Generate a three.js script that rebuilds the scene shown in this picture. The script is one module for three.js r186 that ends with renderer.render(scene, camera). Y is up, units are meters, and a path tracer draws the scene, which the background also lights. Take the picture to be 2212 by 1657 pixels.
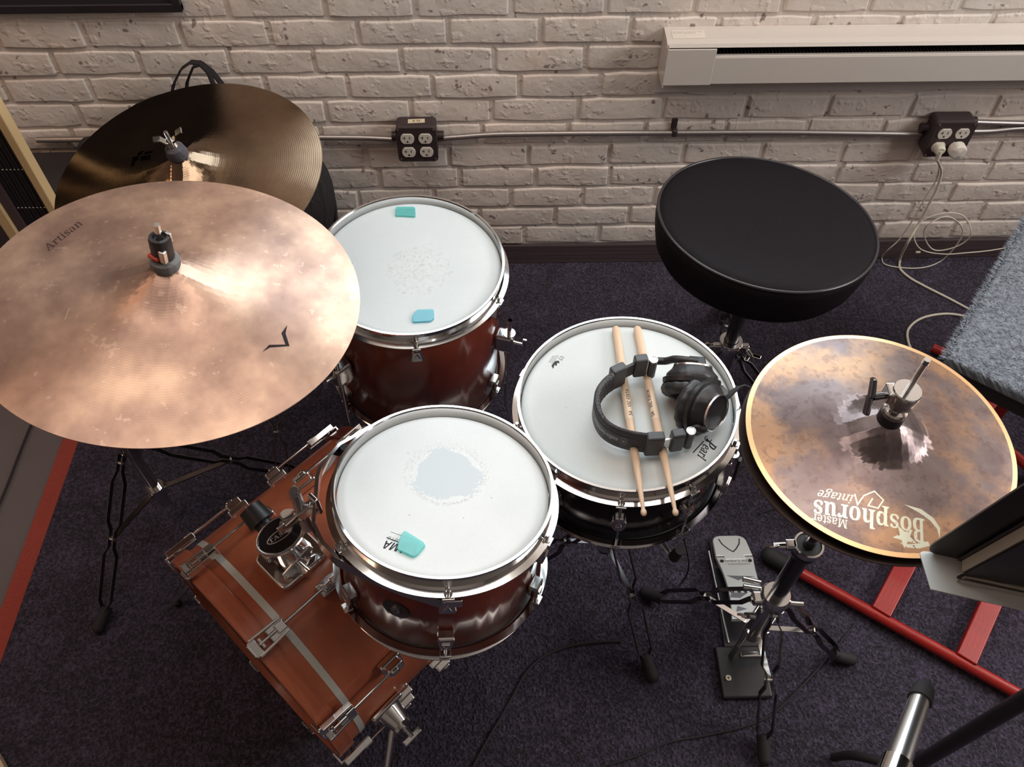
import * as THREE from 'three';
import { mergeGeometries, toCreasedNormals } from 'three/addons/utils/BufferGeometryUtils.js';
import { RoundedBoxGeometry } from 'three/addons/geometries/RoundedBoxGeometry.js';
import { RectAreaLightUniformsLib } from 'three/addons/lights/RectAreaLightUniformsLib.js';

// ---------------------------------------------------------------- camera, light, exposure
const V = (x = 0, y = 0, z = 0) => new THREE.Vector3(x, y, z);
const scene = new THREE.Scene();
const W = 2212, H = 1657, FPX = 1790;
const camera = new THREE.PerspectiveCamera(2 * Math.atan(H / 2 / FPX) * 180 / Math.PI, W / H, 0.05, 60);
const PITCH = 53 * Math.PI / 180, YAW = 1.1 * Math.PI / 180;
const FWD = V(Math.sin(YAW) * Math.cos(PITCH), -Math.sin(PITCH), -Math.cos(YAW) * Math.cos(PITCH));
camera.position.set(0, 1.78, 1.80);
camera.lookAt(camera.position.clone().add(FWD));
camera.updateMatrixWorld(true);
scene.background = new THREE.Color(0.62, 0.74, 0.9);
RectAreaLightUniformsLib.init();
const renderer = new THREE.WebGLRenderer();
renderer.toneMapping = THREE.LinearToneMapping;
renderer.toneMappingExposure = 1.0;
renderer.shadowMap.enabled = true;
// daylight through the window over the heater (opening x -0.45..1.35, y 1.28..2.36 in the back wall)
const WIN = { x0: -0.45, x1: 1.35, y0: 1.28, y1: 2.36 }, WSIDE = { z0: 0.15, z1: 1.75, y0: 1.5, y1: 2.6 };
{
  const day = new THREE.RectAreaLight(new THREE.Color(0.82, 0.94, 1.0), 5.0, WIN.x1 - WIN.x0 - 0.1, WIN.y1 - WIN.y0 - 0.1);
  day.name = 'window_daylight';
  day.position.set((WIN.x0 + WIN.x1) / 2, (WIN.y0 + WIN.y1) / 2, -0.16);
  day.lookAt(day.position.x, day.position.y, 5);
  scene.add(day);
  // the larger window in the right-hand wall, the main light on bricks, heads and carpet
  const side = new THREE.RectAreaLight(new THREE.Color(1.0, 0.97, 0.95), 12.0, WSIDE.z1 - WSIDE.z0 - 0.1, WSIDE.y1 - WSIDE.y0 - 0.1);
  side.name = 'side_window_daylight';
  side.position.set(2.76, (WSIDE.y0 + WSIDE.y1) / 2, (WSIDE.z0 + WSIDE.z1) / 2);
  side.lookAt(-5, side.position.y, side.position.z);
  scene.add(side);
}

// ---------------------------------------------------------------- helpers
let seed = 7;
const rnd = (a = 0, b = 1) => { seed = (seed + 0x6d2b79f5) | 0; let t = Math.imul(seed ^ (seed >>> 15), 1 | seed); t = (t + Math.imul(t ^ (t >>> 7), 61 | t)) ^ t; return a + (b - a) * (((t ^ (t >>> 14)) >>> 0) / 4294967296); };
const CR = V().setFromMatrixColumn(camera.matrixWorld, 0), CU = V().setFromMatrixColumn(camera.matrixWorld, 1);
const ray = (x, y) => FWD.clone().multiplyScalar(FPX).addScaledVector(CR, x - W / 2).addScaledVector(CU, H / 2 - y).normalize();
const onPlane = (x, y, c, n) => { const d = ray(x, y), o = camera.position; return o.clone().addScaledVector(d, c.clone().sub(o).dot(n) / d.dot(n)); };
const onY = (x, y, h) => onPlane(x, y, V(0, h, 0), V(0, 1, 0));
const onZ = (x, y, z) => onPlane(x, y, V(0, 0, z), V(0, 0, 1));
const UP = V(0, 1, 0);
const QUP = (n) => new THREE.Quaternion().setFromUnitVectors(UP, n.clone().normalize());

const names = new Map();
const numbered = (n) => { const k = names.get(n) || 0; names.set(n, k + 1); return k ? n + '_' + String(k).padStart(3, '0') : n; };
const norm = (g) => { const o = g.index ? g.toNonIndexed() : g; if (!o.attributes.normal) o.computeVertexNormals(); if (!o.attributes.uv) o.setAttribute('uv', new THREE.BufferAttribute(new Float32Array(o.attributes.position.count * 2), 2)); for (const k of Object.keys(o.attributes)) if (!['position', 'normal', 'uv'].includes(k)) o.deleteAttribute(k); return o; };
function obj(name, geos, mat, parent = scene) {
  const list = [].concat(geos);
  const m = new THREE.Mesh(list.length === 1 ? list[0] : mergeGeometries(list.map(norm)), mat);
  m.name = parent === scene ? numbered(name) : name;
  m.castShadow = m.receiveShadow = true;
  parent.add(m);
  return m;
}
function thing(name, label, category, pos = V(), group) {
  const o = new THREE.Group(); o.name = numbered(name); o.position.copy(pos); scene.add(o);
  o.userData = { label, category }; if (group) o.userData.group = group;
  return o;
}
const tag = (o, label, category, group) => { o.userData = { label, category }; if (group) o.userData.group = group; return o; };
const struct = (o) => { o.userData.kind = 'structure'; return o; };
const sub = (name, parent, pos = V()) => { const g = new THREE.Group(); g.name = name; g.position.copy(pos); parent.add(g); return g; };

// geometries
const bx = (w, h, d, x = 0, y = 0, z = 0, r = 0) => (r > 0 ? new RoundedBoxGeometry(w, h, d, 2, Math.min(r, w / 2.01, h / 2.01, d / 2.01)) : new THREE.BoxGeometry(w, h, d)).translate(x, y, z);
function cy(a, b, r0, r1 = r0, seg = 20, open = false) {
  const d = b.clone().sub(a), g = new THREE.CylinderGeometry(r1, r0, d.length(), seg, 1, open);
  return g.applyQuaternion(QUP(d)).translate((a.x + b.x) / 2, (a.y + b.y) / 2, (a.z + b.z) / 2);
}
const sp = (p, r, w = 14, h = 10) => new THREE.SphereGeometry(r, w, h).translate(p.x, p.y, p.z);
const tb = (pts, r, n = 40, rad = 8, closed = false) => new THREE.TubeGeometry(new THREE.CatmullRomCurve3(pts, closed, 'centripetal'), n, r, rad, closed);
const la = (prof, seg = 64, crease = 0.6) => { const g = new THREE.LatheGeometry(prof.map(([r, y]) => new THREE.Vector2(Math.max(r, 1e-5), y)), seg); return crease ? toCreasedNormals(g, crease) : g; };
const shapeOf = (pts) => new THREE.Shape(pts.map(([x, y]) => new THREE.Vector2(x, y)));
const ex = (pts, depth, bevel = 0, curve = 1) => new THREE.ExtrudeGeometry(Array.isArray(pts) ? shapeOf(pts) : pts, { depth, bevelEnabled: bevel > 0, bevelThickness: bevel, bevelSize: bevel, bevelOffset: -bevel, bevelSegments: 2, curveSegments: curve });
// rectangular bar from a to b: w across (perpendicular to up), t along up
function bar(a, b, w, t, up = UP, r = 0) {
  const d = b.clone().sub(a), x = d.clone().normalize(), s = x.clone().cross(up).normalize(), u = s.clone().cross(x).normalize();
  const m = new THREE.Matrix4().makeBasis(x, u, s.clone()); m.setPosition((a.x + b.x) / 2, (a.y + b.y) / 2, (a.z + b.z) / 2);
  return bx(d.length(), t, w, 0, 0, 0, r).applyMatrix4(m);
}
// straight-sided strip along a polyline: strip stands along `up` with height h and thickness t
function strip(pts, h, t, up = UP, closed = false) {
  const n = pts.length, pos = [], uv = [], idx = []; let len = 0;
  for (let i = 0; i < n; i++) {
    const a = pts[(i - 1 + n) % n], b = pts[i], c = pts[(i + 1) % n];
    const d1 = (i || closed) ? b.clone().sub(a).normalize() : null, d2 = (i < n - 1 || closed) ? c.clone().sub(b).normalize() : null;
    const d = d1 && d2 ? d1.clone().add(d2).normalize() : (d1 || d2), s = d.clone().cross(up).normalize();
    const k = d1 && d2 ? 1 / Math.max(0.4, d.dot(d1)) : 1;
    if (i) len += b.distanceTo(a);
    for (const [e, f] of [[1, 0.5], [1, -0.5], [-1, -0.5], [-1, 0.5]]) { const p = b.clone().addScaledVector(s, e * k * t / 2).addScaledVector(up, f * h); pos.push(p.x, p.y, p.z); uv.push(len, f + 0.5); }
  }
  const seg = closed ? n : n - 1;
  for (let i = 0; i < seg; i++) for (let k = 0; k < 4; k++) { const a = i * 4 + k, b = i * 4 + (k + 1) % 4, c = ((i + 1) % n) * 4 + k, d = ((i + 1) % n) * 4 + (k + 1) % 4; idx.push(a, b, c, b, d, c); }
  if (!closed) { idx.push(0, 3, 2, 0, 2, 1); const o = (n - 1) * 4; idx.push(o, o + 1, o + 2, o, o + 2, o + 3); }
  const g = new THREE.BufferGeometry(); g.setAttribute('position', new THREE.Float32BufferAttribute(pos, 3)); g.setAttribute('uv', new THREE.Float32BufferAttribute(uv, 2)); g.setIndex(idx);
  return toCreasedNormals(g, 0.5);
}
const planarUV = (g, f, name = 'uv') => { const p = g.attributes.position, a = new Float32Array(p.count * 2); for (let i = 0; i < p.count; i++) { const [u, v] = f(p.getX(i), p.getY(i), p.getZ(i)); a[2 * i] = u; a[2 * i + 1] = v; } g.setAttribute(name, new THREE.BufferAttribute(a, 2)); return g; };

// noise textures
function lattice(n) { const a = new Float32Array(n * n); for (let i = 0; i < a.length; i++) a[i] = rnd(); return a; }
function vnoise(size, cells) {
  const L = lattice(cells), out = new Float32Array(size * size), S = (t) => t * t * (3 - 2 * t);
  for (let y = 0; y < size; y++) { const fy = y / size * cells, y0 = Math.floor(fy), ty = S(fy - y0); for (let x = 0; x < size; x++) { const fx = x / size * cells, x0 = Math.floor(fx), tx = S(fx - x0), i = (a, b) => L[(b % cells) * cells + (a % cells)]; out[y * size + x] = (i(x0, y0) * (1 - tx) + i(x0 + 1, y0) * tx) * (1 - ty) + (i(x0, y0 + 1) * (1 - tx) + i(x0 + 1, y0 + 1) * tx) * ty; } }
  return out;
}
function fbm(size, cells, oct, gain = 0.5) { const out = new Float32Array(size * size); let amp = 1, tot = 0; for (let o = 0, c = cells; o < oct && c <= size; o++, c *= 2, amp *= gain) { const n = vnoise(size, c); for (let i = 0; i < out.length; i++) out[i] += amp * n[i]; tot += amp; } for (let i = 0; i < out.length; i++) out[i] /= tot; return out; }
function tex(size, f, srgb = false, metres = 1) {
  const d = new Uint8Array(size * size * 4);
  for (let i = 0; i < size * size; i++) { const c = f(i, i % size, (i / size) | 0); for (let k = 0; k < 3; k++) d[i * 4 + k] = Math.max(0, Math.min(255, Math.round((Array.isArray(c) ? c[k] : c) * 255))); d[i * 4 + 3] = 255; }
  const t = new THREE.DataTexture(d, size, size); t.wrapS = t.wrapT = THREE.RepeatWrapping; t.magFilter = THREE.LinearFilter; t.minFilter = THREE.LinearMipmapLinearFilter; if (srgb) t.colorSpace = THREE.SRGBColorSpace; t.repeat.set(1 / metres, 1 / metres); t.needsUpdate = true; return t;
}
function canvasTex(w, h, draw) { const c = document.createElement('canvas'); c.width = w; c.height = h; draw(c.getContext('2d'), w, h); const t = new THREE.CanvasTexture(c); t.colorSpace = THREE.SRGBColorSpace; t.magFilter = THREE.LinearFilter; return t; }
const mixc = (a, b, t) => a.map((x, i) => x + (b[i] - x) * t);
const M = (o) => new THREE.MeshPhysicalMaterial(o);
const lin = (r, g, b) => new THREE.Color().setRGB(r, g, b);

// ---------------------------------------------------------------- materials
const chrome = M({ name: 'chrome', color: lin(0.78, 0.77, 0.76), metalness: 1, roughness: 0.12 });
const chromeDull = M({ name: 'brushed steel', color: lin(0.62, 0.61, 0.6), metalness: 1, roughness: 0.3 });
const blackMetal = M({ name: 'black painted metal', color: lin(0.022, 0.019, 0.022), roughness: 0.35 });
const blackChrome = M({ name: 'dark plated steel', color: lin(0.16, 0.15, 0.155), metalness: 1, roughness: 0.2 });
const rubber = M({ name: 'black rubber', color: lin(0.018, 0.015, 0.018), roughness: 0.75 });
const plasticBlack = M({ name: 'black plastic', color: lin(0.02, 0.018, 0.02), roughness: 0.42 });
const feltGrey = M({ name: 'grey felt', color: lin(0.16, 0.16, 0.16), roughness: 1 });
const darkGap = M({ name: 'dark interior', color: lin(0.03, 0.024, 0.027), roughness: 0.9 });
const whitePlastic = M({ name: 'ivory plastic', color: lin(0.66, 0.61, 0.54), roughness: 0.45 });
const cream = M({ name: 'cream cable', color: lin(0.62, 0.57, 0.47), roughness: 0.6 });
const screwMat = M({ name: 'zinc screw', color: lin(0.6, 0.57, 0.5), metalness: 1, roughness: 0.35 });

const nWall = fbm(512, 4, 7, 0.6), nWallB = fbm(512, 3, 4, 0.5), nFine = fbm(512, 64, 3, 0.6);
const wallMap = tex(512, (i) => { let c = mixc([0.90, 0.845, 0.80], [0.83, 0.80, 0.77], nWallB[i] * 1.4 - 0.2); c = mixc(c, [0.88, 0.75, 0.66], Math.max(0, nWall[i] - 0.55) * 1.6); if (nFine[i] < 0.2) c = mixc(c, [0.35, 0.29, 0.27], 0.6); return c; }, true, 1.3);
const nSoft = fbm(512, 5, 4, 0.5), nMid = fbm(512, 24, 3, 0.5);
const wallBump = tex(512, (i) => nSoft[i] * 0.7 + Math.max(0, nMid[i] - 0.62) * 0.7 + nFine[i] * 0.07, false, 0.42);
const paint = M({ name: 'painted brick', map: wallMap, bumpMap: wallBump, bumpScale: 0.008, roughness: 0.62 });
const plaster = M({ name: 'room plaster', color: lin(0.36, 0.31, 0.27), roughness: 0.9 });
const baseMat = M({ name: 'dark base paint', color: lin(0.075, 0.05, 0.055), roughness: 0.6, bumpMap: wallBump, bumpScale: 0.002 });

const cA = fbm(512, 128, 2, 0.6), cB = fbm(512, 8, 4, 0.6), cC = vnoise(512, 256);
const carpetMap = tex(512, (i) => { const v = 0.5 + 1.7 * (cA[i] - 0.5) + 0.6 * (cB[i] - 0.5); let c = mixc([0.13, 0.11, 0.14], [0.28, 0.245, 0.32], Math.max(0, v)); if (cC[i] > 0.95) c = mixc(c, [0.55, 0.52, 0.58], 0.6); return c; }, true, 0.55);
const carpetBump = tex(512, (i) => cA[i] * 0.7 + cC[i] * 0.3, false, 0.55);
const carpet = M({ name: 'dark violet loop carpet', map: carpetMap, bumpMap: carpetBump, bumpScale: 0.006, roughness: 1, sheen: 0.3, sheenColor: lin(0.3, 0.28, 0.38), sheenRoughness: 0.6 });
const floorGrey = M({ name: 'grey vinyl floor', color: lin(0.13, 0.105, 0.105), roughness: 0.8, bumpMap: wallBump, bumpScale: 0.001 });
const redBorder = M({ name: 'red carpet border', color: lin(0.3, 0.05, 0.035), roughness: 1, bumpMap: carpetBump, bumpScale: 0.004 });

// ---------------------------------------------------------------- the room
const X0 = -2.7, X1 = 2.7, Z1 = 4.3, HC = 2.85;
{
  const f = sub('floor', scene); struct(f);
  obj('floor_slab', bx(X1 - X0 + 0.4, 0.2, Z1 + 0.6, 0, -0.106, Z1 / 2), floorGrey, f);
  obj('carpet_field', planarUV(norm(bx(X1 + 1.085, 0.006, Z1, (X1 - 1.085) / 2, -0.003, Z1 / 2)), (x, y, z) => [x, z]), carpet, f);
  obj('carpet_border', planarUV(norm(bx(0.042, 0.008, Z1, -1.106, -0.003, Z1 / 2)), (x, y, z) => [x, z]), redBorder, f);
}
struct(obj('ceiling', bx(X1 - X0 + 0.4, 0.2, Z1 + 0.6, 0, HC + 0.1, Z1 / 2), plaster));
struct(obj('wall_left', bx(0.2, HC, Z1, X0 - 0.1, HC / 2, Z1 / 2), plaster));
struct(obj('wall_right', [[0, Z1, 0, WSIDE.y0], [0, Z1, WSIDE.y1, HC], [0, WSIDE.z0, WSIDE.y0, WSIDE.y1], [WSIDE.z1, Z1, WSIDE.y0, WSIDE.y1]].map(([a, b, c, d]) => bx(0.2, d - c, b - a, X1 + 0.1, (c + d) / 2, (a + b) / 2)), plaster));
{
  const w = sub('window_2', scene), cz = (WSIDE.z0 + WSIDE.z1) / 2, cyy = (WSIDE.y0 + WSIDE.y1) / 2, ww = WSIDE.z1 - WSIDE.z0, hh = WSIDE.y1 - WSIDE.y0; struct(w);
  const wm = M({ name: 'side window paint', color: lin(0.6, 0.57, 0.52), roughness: 0.5 });
  obj('window_frame', [bx(0.06, 0.05, ww, X1 + 0.13, WSIDE.y0 + 0.025, cz), bx(0.06, 0.05, ww, X1 + 0.13, WSIDE.y1 - 0.025, cz), bx(0.06, hh, 0.05, X1 + 0.13, cyy, WSIDE.z0 + 0.025), bx(0.06, hh, 0.05, X1 + 0.13, cyy, WSIDE.z1 - 0.025), bx(0.05, hh, 0.04, X1 + 0.13, cyy, cz)], wm, w);
  obj('window_pane', bx(0.004, hh - 0.06, ww - 0.06, X1 + 0.14, cyy, cz), M({ name: 'side window glass', color: lin(1, 1, 1), transmission: 1, roughness: 0, thickness: 0 }), w);
}
struct(obj('wall_front', bx(X1 - X0 + 0.4, HC, 0.2, 0, HC / 2, Z1 + 0.1), plaster));
const wallBack = sub('wall_back', scene); struct(wallBack);
{
  const zf = -0.0055, T = 0.3, zb = zf - T / 2, uvw = (g) => planarUV(norm(g), (x, y) => [x, y]);
  const yb = 0.072, top = 1.24;
  obj('mortar_bed', [[X0, X1, -0.1, WIN.y0], [X0, WIN.x0, WIN.y0, WIN.y1], [WIN.x1, X1, WIN.y0, WIN.y1], [X0, X1, WIN.y1, HC]].map(([a, b, c, d]) => uvw(bx(b - a, d - c, T, (a + b) / 2, (c + d) / 2, zb))), paint, wallBack);
  // bricks, each its own piece with an uneven painted face
  const brick = (w, h) => {
    const axis = (n) => { const l = [[-1, -0.001, 0], [-1, 0.0012, 1]]; for (let i = 0; i <= n; i++) l.push([-1 + 2 * i / n, 0.0052, 2]); l.push([1, 0.0012, 1], [1, -0.001, 0]); return l; };
    const ax = axis(4), ay = axis(1), nx = ax.length, ny = ay.length, pos = [], idx = [], tip = rnd(-0.0016, 0.0016), tipx = rnd(-0.0012, 0.0012);
    const bow = rnd(-0.0015, 0.0015), jx = ay.map(() => rnd(-1, 1)), jy = ax.map(() => rnd(-1, 1)), jy2 = ax.map(() => rnd(-1, 1)), jx2 = ay.map(() => rnd(-1, 1));
    for (let j = 0; j < ny; j++) for (let i = 0; i < nx; i++) {
      const [sx, ix, lx] = ax[i], [sy, iy, ly] = ay[j], lev = Math.min(lx, ly), corner = Math.abs(sx) === 1 && Math.abs(sy) === 1 ? 0.0025 : 0;
      const cxs = Math.abs(sx) === 1 ? 1 : 0, cys = 1;
      const px = sx * (w / 2) - Math.sign(sx) * cxs * (lev === lx ? ix : Math.max(ix, 0.0012)) - Math.sign(sx) * corner + (sx < 0 ? jx : jx2)[j] * 0.0012 * cxs;
      const py = sy * (h / 2) - Math.sign(sy) * cys * iy - Math.sign(sy) * corner * 0.6 + (sy < 0 ? jy : jy2)[i] * 0.0021 + bow * sx * sx;
      pos.push(px, py, lev === 0 ? -0.0085 : lev === 1 ? -0.0036 : sy * tip + sx * tipx + rnd(-0.0006, 0.001));
    }
    for (let j = 0; j < ny - 1; j++) for (let i = 0; i < nx - 1; i++) { const p = j * nx + i; idx.push(p, p + 1, p + nx + 1, p, p + nx + 1, p + nx); }
    const g = new THREE.BufferGeometry(); g.setAttribute('position', new THREE.Float32BufferAttribute(pos, 3)); g.setIndex(idx); g.computeVertexNormals();
    return g;
  };
  const pitch = 0.0703, L = 0.2085;
  const offs = [0.06, 0.15, 0.02, 0.11, 0.05, 0.16, 0.003, 0.073, -0.015, 0.1, 0.03, 0.13, 0.01, 0.09, 0.04, 0.12, 0.0];
  let row = 0;
  for (let y = yb; y + pitch < top; y += pitch, row++) {
    let x = -1.72 + ((offs[row % offs.length] + 1.72) % L) - L;
    while (x < 1.75) {
      const l = L * rnd(0.94, 1.06), g = brick(l - rnd(0.004, 0.008), pitch - rnd(0.006, 0.010));
      const cx = x + l / 2, cyy = y + pitch / 2 + rnd(-0.0015, 0.0015);
      planarUV(g, (a, b) => [a + cx, b + cyy]);
      const m = obj('brick', g, paint, wallBack); m.position.set(cx, cyy, rnd(-0.0015, 0.001)); m.rotation.z = rnd(-0.006, 0.006);
      x += l;
    }
  }
  struct(obj('baseboard_back', bx(X1 - X0, 0.074, 0.012, 0, 0.036, 0.0, 0.003), baseMat));
  // the window above: frame and glass
  const w = sub('window_1', scene); struct(w);
  const wm = M({ name: 'window frame paint', color: lin(0.7, 0.67, 0.62), roughness: 0.5 });
  const cx = (WIN.x0 + WIN.x1) / 2, cyy = (WIN.y0 + WIN.y1) / 2, ww = WIN.x1 - WIN.x0, hh = WIN.y1 - WIN.y0;
  obj('window_frame', [bx(ww, 0.05, 0.06, cx, WIN.y0 + 0.025, -0.24), bx(ww, 0.05, 0.06, cx, WIN.y1 - 0.025, -0.24), bx(0.05, hh, 0.06, WIN.x0 + 0.025, cyy, -0.24), bx(0.05, hh, 0.06, WIN.x1 - 0.025, cyy, -0.24), bx(0.04, hh, 0.05, cx, cyy, -0.24)], wm, w);
  obj('window_pane', bx(ww - 0.06, hh - 0.06, 0.004, cx, cyy, -0.25), M({ name: 'window glass', color: lin(1, 1, 1), transmission: 1, roughness: 0, thickness: 0 }), w);
  obj('window_sill', bx(ww + 0.06, 0.03, 0.36, cx, WIN.y0 - 0.016, -0.15, 0.006), wm, w);
}
// unseen fixtures added for fill: a wide overhead panel, a warm tube further left
for (const [label, x, z, w, d, col, L, glow] of [['added unseen wide white ceiling light panel over the drum kit', 0.0, 0.75, 2.5, 0.6, [1.0, 0.9, 0.82], 4.0, 1.0], ['added unseen warm tube ceiling light beside the wide panel', -2.0, 1.3, 0.28, 1.4, [1.0, 0.62, 0.42], 7.0, 1.2]]) {
  const c = thing('added_ceiling_light', label, 'added ceiling light', V(x, HC, z));
  obj('housing', bx(w + 0.08, 0.06, d + 0.06, 0, -0.03, 0, 0.01), whitePlastic, c);
  obj('diffuser', bx(w, 0.02, d, 0, -0.065, 0, 0.008), M({ name: 'lit diffuser', color: lin(0.8, 0.75, 0.68), emissive: lin(...col), emissiveIntensity: glow }), c);
  const l = new THREE.RectAreaLight(new THREE.Color(...col), L, w, d); l.name = 'added_ceiling_glow'; l.position.set(x, HC - 0.085, z); l.lookAt(x, 0, z); scene.add(l);
}

// ---------------------------------------------------------------- wall fittings
{ // baseboard heater
  const t = thing('baseboard_heater', 'long white electric baseboard heater mounted on brick wall', 'heater', V(0.385, 0.583, 0));
  const wh = M({ name: 'cream enamel', color: lin(0.62, 0.57, 0.52), roughness: 0.3, clearcoat: 0.3, clearcoatRoughness: 0.2 });
  const len = 1.9, y0 = 0.583;
  const Y = (y) => y - y0;
  obj('back_panel', bx(len, 0.166, 0.006, len / 2, Y(0.666), 0.005), wh, t);
  // hood: top and rounded front lip
  const prof = [[0, Y(0.749)], [0.05, Y(0.7475)], [0.064, Y(0.744)], [0.069, Y(0.737)], [0.0675, Y(0.7365)], [0.063, Y(0.742)], [0.05, Y(0.7455)], [0, Y(0.747)]];
  obj('hood', ex(prof, len, 0).rotateY(-Math.PI / 2).translate(len, 0, 0), wh, t);
  obj('end_cap', [bx(0.113, 0.092, 0.004, 0.0585, Y(0.688), 0.069, 0.0015), bx(0.003, 0.108, 0.068, 0.0035, Y(0.69), 0.036, 0.001), bx(0.11, 0.003, 0.066, 0.058, Y(0.6435), 0.036)], wh, t);
  obj('front_panel', [bx(len - 0.113, 0.068, 0.004, 0.113 + (len - 0.113) / 2, Y(0.677), 0.066, 0.0015), bx(len - 0.113, 0.006, 0.012, 0.113 + (len - 0.113) / 2, Y(0.711), 0.061, 0.002)], wh, t);
  const fins = []; for (let x = 0.13; x < len - 0.05; x += 0.008) fins.push(bx(0.0012, 0.05, 0.045, x, Y(0.69), 0.034));
  const fm = obj('heating_fins', fins, M({ name: 'grey fins', color: lin(0.1, 0.085, 0.085), roughness: 0.6, metalness: 0.5 }), t); fm.userData.kind = 'stuff';
  obj('heating_tube', cy(V(0.12, Y(0.69), 0.034), V(len, Y(0.69), 0.034), 0.008), darkGap, t);
  obj('screw', cy(V(0.05, Y(0.634), 0.008), V(0.05, Y(0.634), 0.011), 0.004), screwMat, t);
  const st = canvasTex(512, 256, (c) => { c.fillStyle = '#ddd6cb'; c.fillRect(0, 0, 512, 256); c.fillStyle = '#8f877d'; c.font = 'bold 40px sans-serif'; c.fillText('WARNING: RISK OF FIRE', 14, 62, 480); c.fillText('DO NOT OBSTRUCT', 14, 108, 420); c.font = '24px sans-serif'; c.fillStyle = '#b9b1a6'; c.fillText('KEEP ALL ELECTRICAL CORDS DRAPERIES', 14, 152, 480); c.fillText('AND OTHER FURNISHINGS AWAY', 14, 184, 420); c.fillText('FROM THE HEATER', 14, 216, 280); });
  obj('warning_sticker', planarUV(norm(bx(0.075, 0.0006, 0.03, 0.052, Y(0.7492), 0.028)), (x, y, z) => [(x - 0.0145) / 0.075, 1 - (z - 0.013) / 0.03]), M({ name: 'faded sticker', map: st, roughness: 0.5 }), t).rotation.x = 0.025;
}
const condMat = M({ name: 'galvanised conduit', color: lin(0.42, 0.38, 0.36), metalness: 0.9, roughness: 0.42 });
const boxMat = M({ name: 'painted steel box', color: lin(0.05, 0.034, 0.036), roughness: 0.45, metalness: 0.2, bumpMap: wallBump, bumpScale: 0.001 });
const pathZ = (list, z) => list.map(([x, y]) => onZ(x, y, z));
{
  const t = thing('conduit', 'thin grey metal conduit running along brick wall between outlet boxes', 'conduit', V());
  const seg = (l) => tb(pathZ(l, 0.014), 0.0075, 60, 10);
  obj('pipe', seg([[80, 302], [300, 300], [560, 296], [700, 297], [790, 298], [853, 301]]), condMat, t);
  obj('pipe', seg([[940, 300], [990, 296], [1060, 291], [1160, 289], [1457, 287], [1700, 286], [1860, 288], [1990, 290]]), condMat, t);
  obj('pipe', seg([[2085, 263], [2140, 265], [2300, 269], [2500, 272]]), condMat, t);
  obj('pipe', seg([[2085, 284], [2140, 283], [2210, 277], [2300, 281], [2500, 285]]), condMat, t);
  const p = onZ(1457, 282, 0.012), q = onZ(1457, 263, 0.004);
  obj('strap', [bx(0.015, 0.028, 0.004, q.x, q.y - 0.004, 0.005), bx(0.016, 0.022, 0.018, p.x, p.y - 0.004, 0.014, 0.006), cy(V(q.x, q.y - 0.002, 0.006), V(q.x, q.y - 0.002, 0.01), 0.0035)], boxMat, t);
}
function receptacle(parent, x, y, z) {
  const a = []; const R = 0.0171, hh = 0.0142; const n = 10, ang = Math.asin(hh / R);
  for (let i = 0; i <= n; i++) { const q = -ang + 2 * ang * i / n; a.push([R * Math.cos(q), R * Math.sin(q)]); }
  for (let i = 0; i <= n; i++) { const q = Math.PI - ang + 2 * ang * i / n; a.push([R * Math.cos(q), R * Math.sin(q)]); }
  const r = obj('receptacle', ex(a, 0.003, 0.0006), whitePlastic, parent); r.position.set(x, y, z);
  obj('slot', [bx(0.0018, 0.008, 0.0006, -0.0064, 0.0035, 0.0037), bx(0.005, 0.0016, 0.0006, -0.0088, 0.0035, 0.0037), bx(0.0018, 0.0065, 0.0006, 0.0064, 0.0035, 0.0037), cy(V(0, -0.0075, 0.0032), V(0, -0.0075, 0.004), 0.0026, 0.0026, 10)], darkGap, r);
  return r;
}
function outletBox(name, label, c, s, rot, hubs) {
  const t = thing(name, label, 'outlet box', V(c.x, c.y, 0)); t.rotation.z = rot;
  obj('steel_box', [bx(s, s, 0.05, 0, 0, 0.026, 0.009)], boxMat, t);
  obj('cover_plate', ex(((w) => { const sh = new THREE.Shape(), r = 0.012; sh.moveTo(-w + r, -w); sh.lineTo(w - r, -w); sh.quadraticCurveTo(w, -w, w, -w + r); sh.lineTo(w, w - r); sh.quadraticCurveTo(w, w, w - r, w); sh.lineTo(-w + r, w); sh.quadraticCurveTo(-w, w, -w, w - r); sh.lineTo(-w, -w + r); sh.quadraticCurveTo(-w, -w, -w + r, -w); return sh; })(s / 2 + 0.001), 0.004, 0.001, 4).translate(0, 0, 0.05), boxMat, t);
  for (const [x, y] of hubs) obj('conduit_connector', cy(V(x < 0 ? -s / 2 - 0.016 : s / 2 - 0.004, y, 0.016), V(x < 0 ? -s / 2 + 0.004 : s / 2 + 0.016, y, 0.016), 0.0115, 0.0115, 12), boxMat, t);
  for (const [a, b] of [[-1, 1], [1, 1], [1, -1], [-1, -1]]) obj('screw', cy(V(a * (s / 2 - 0.006), b * (s / 2 - 0.006), 0.053), V(a * (s / 2 - 0.006), b * (s / 2 - 0.006), 0.0565), 0.0035, 0.003, 10), screwMat, t);
  return t;
}
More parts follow.
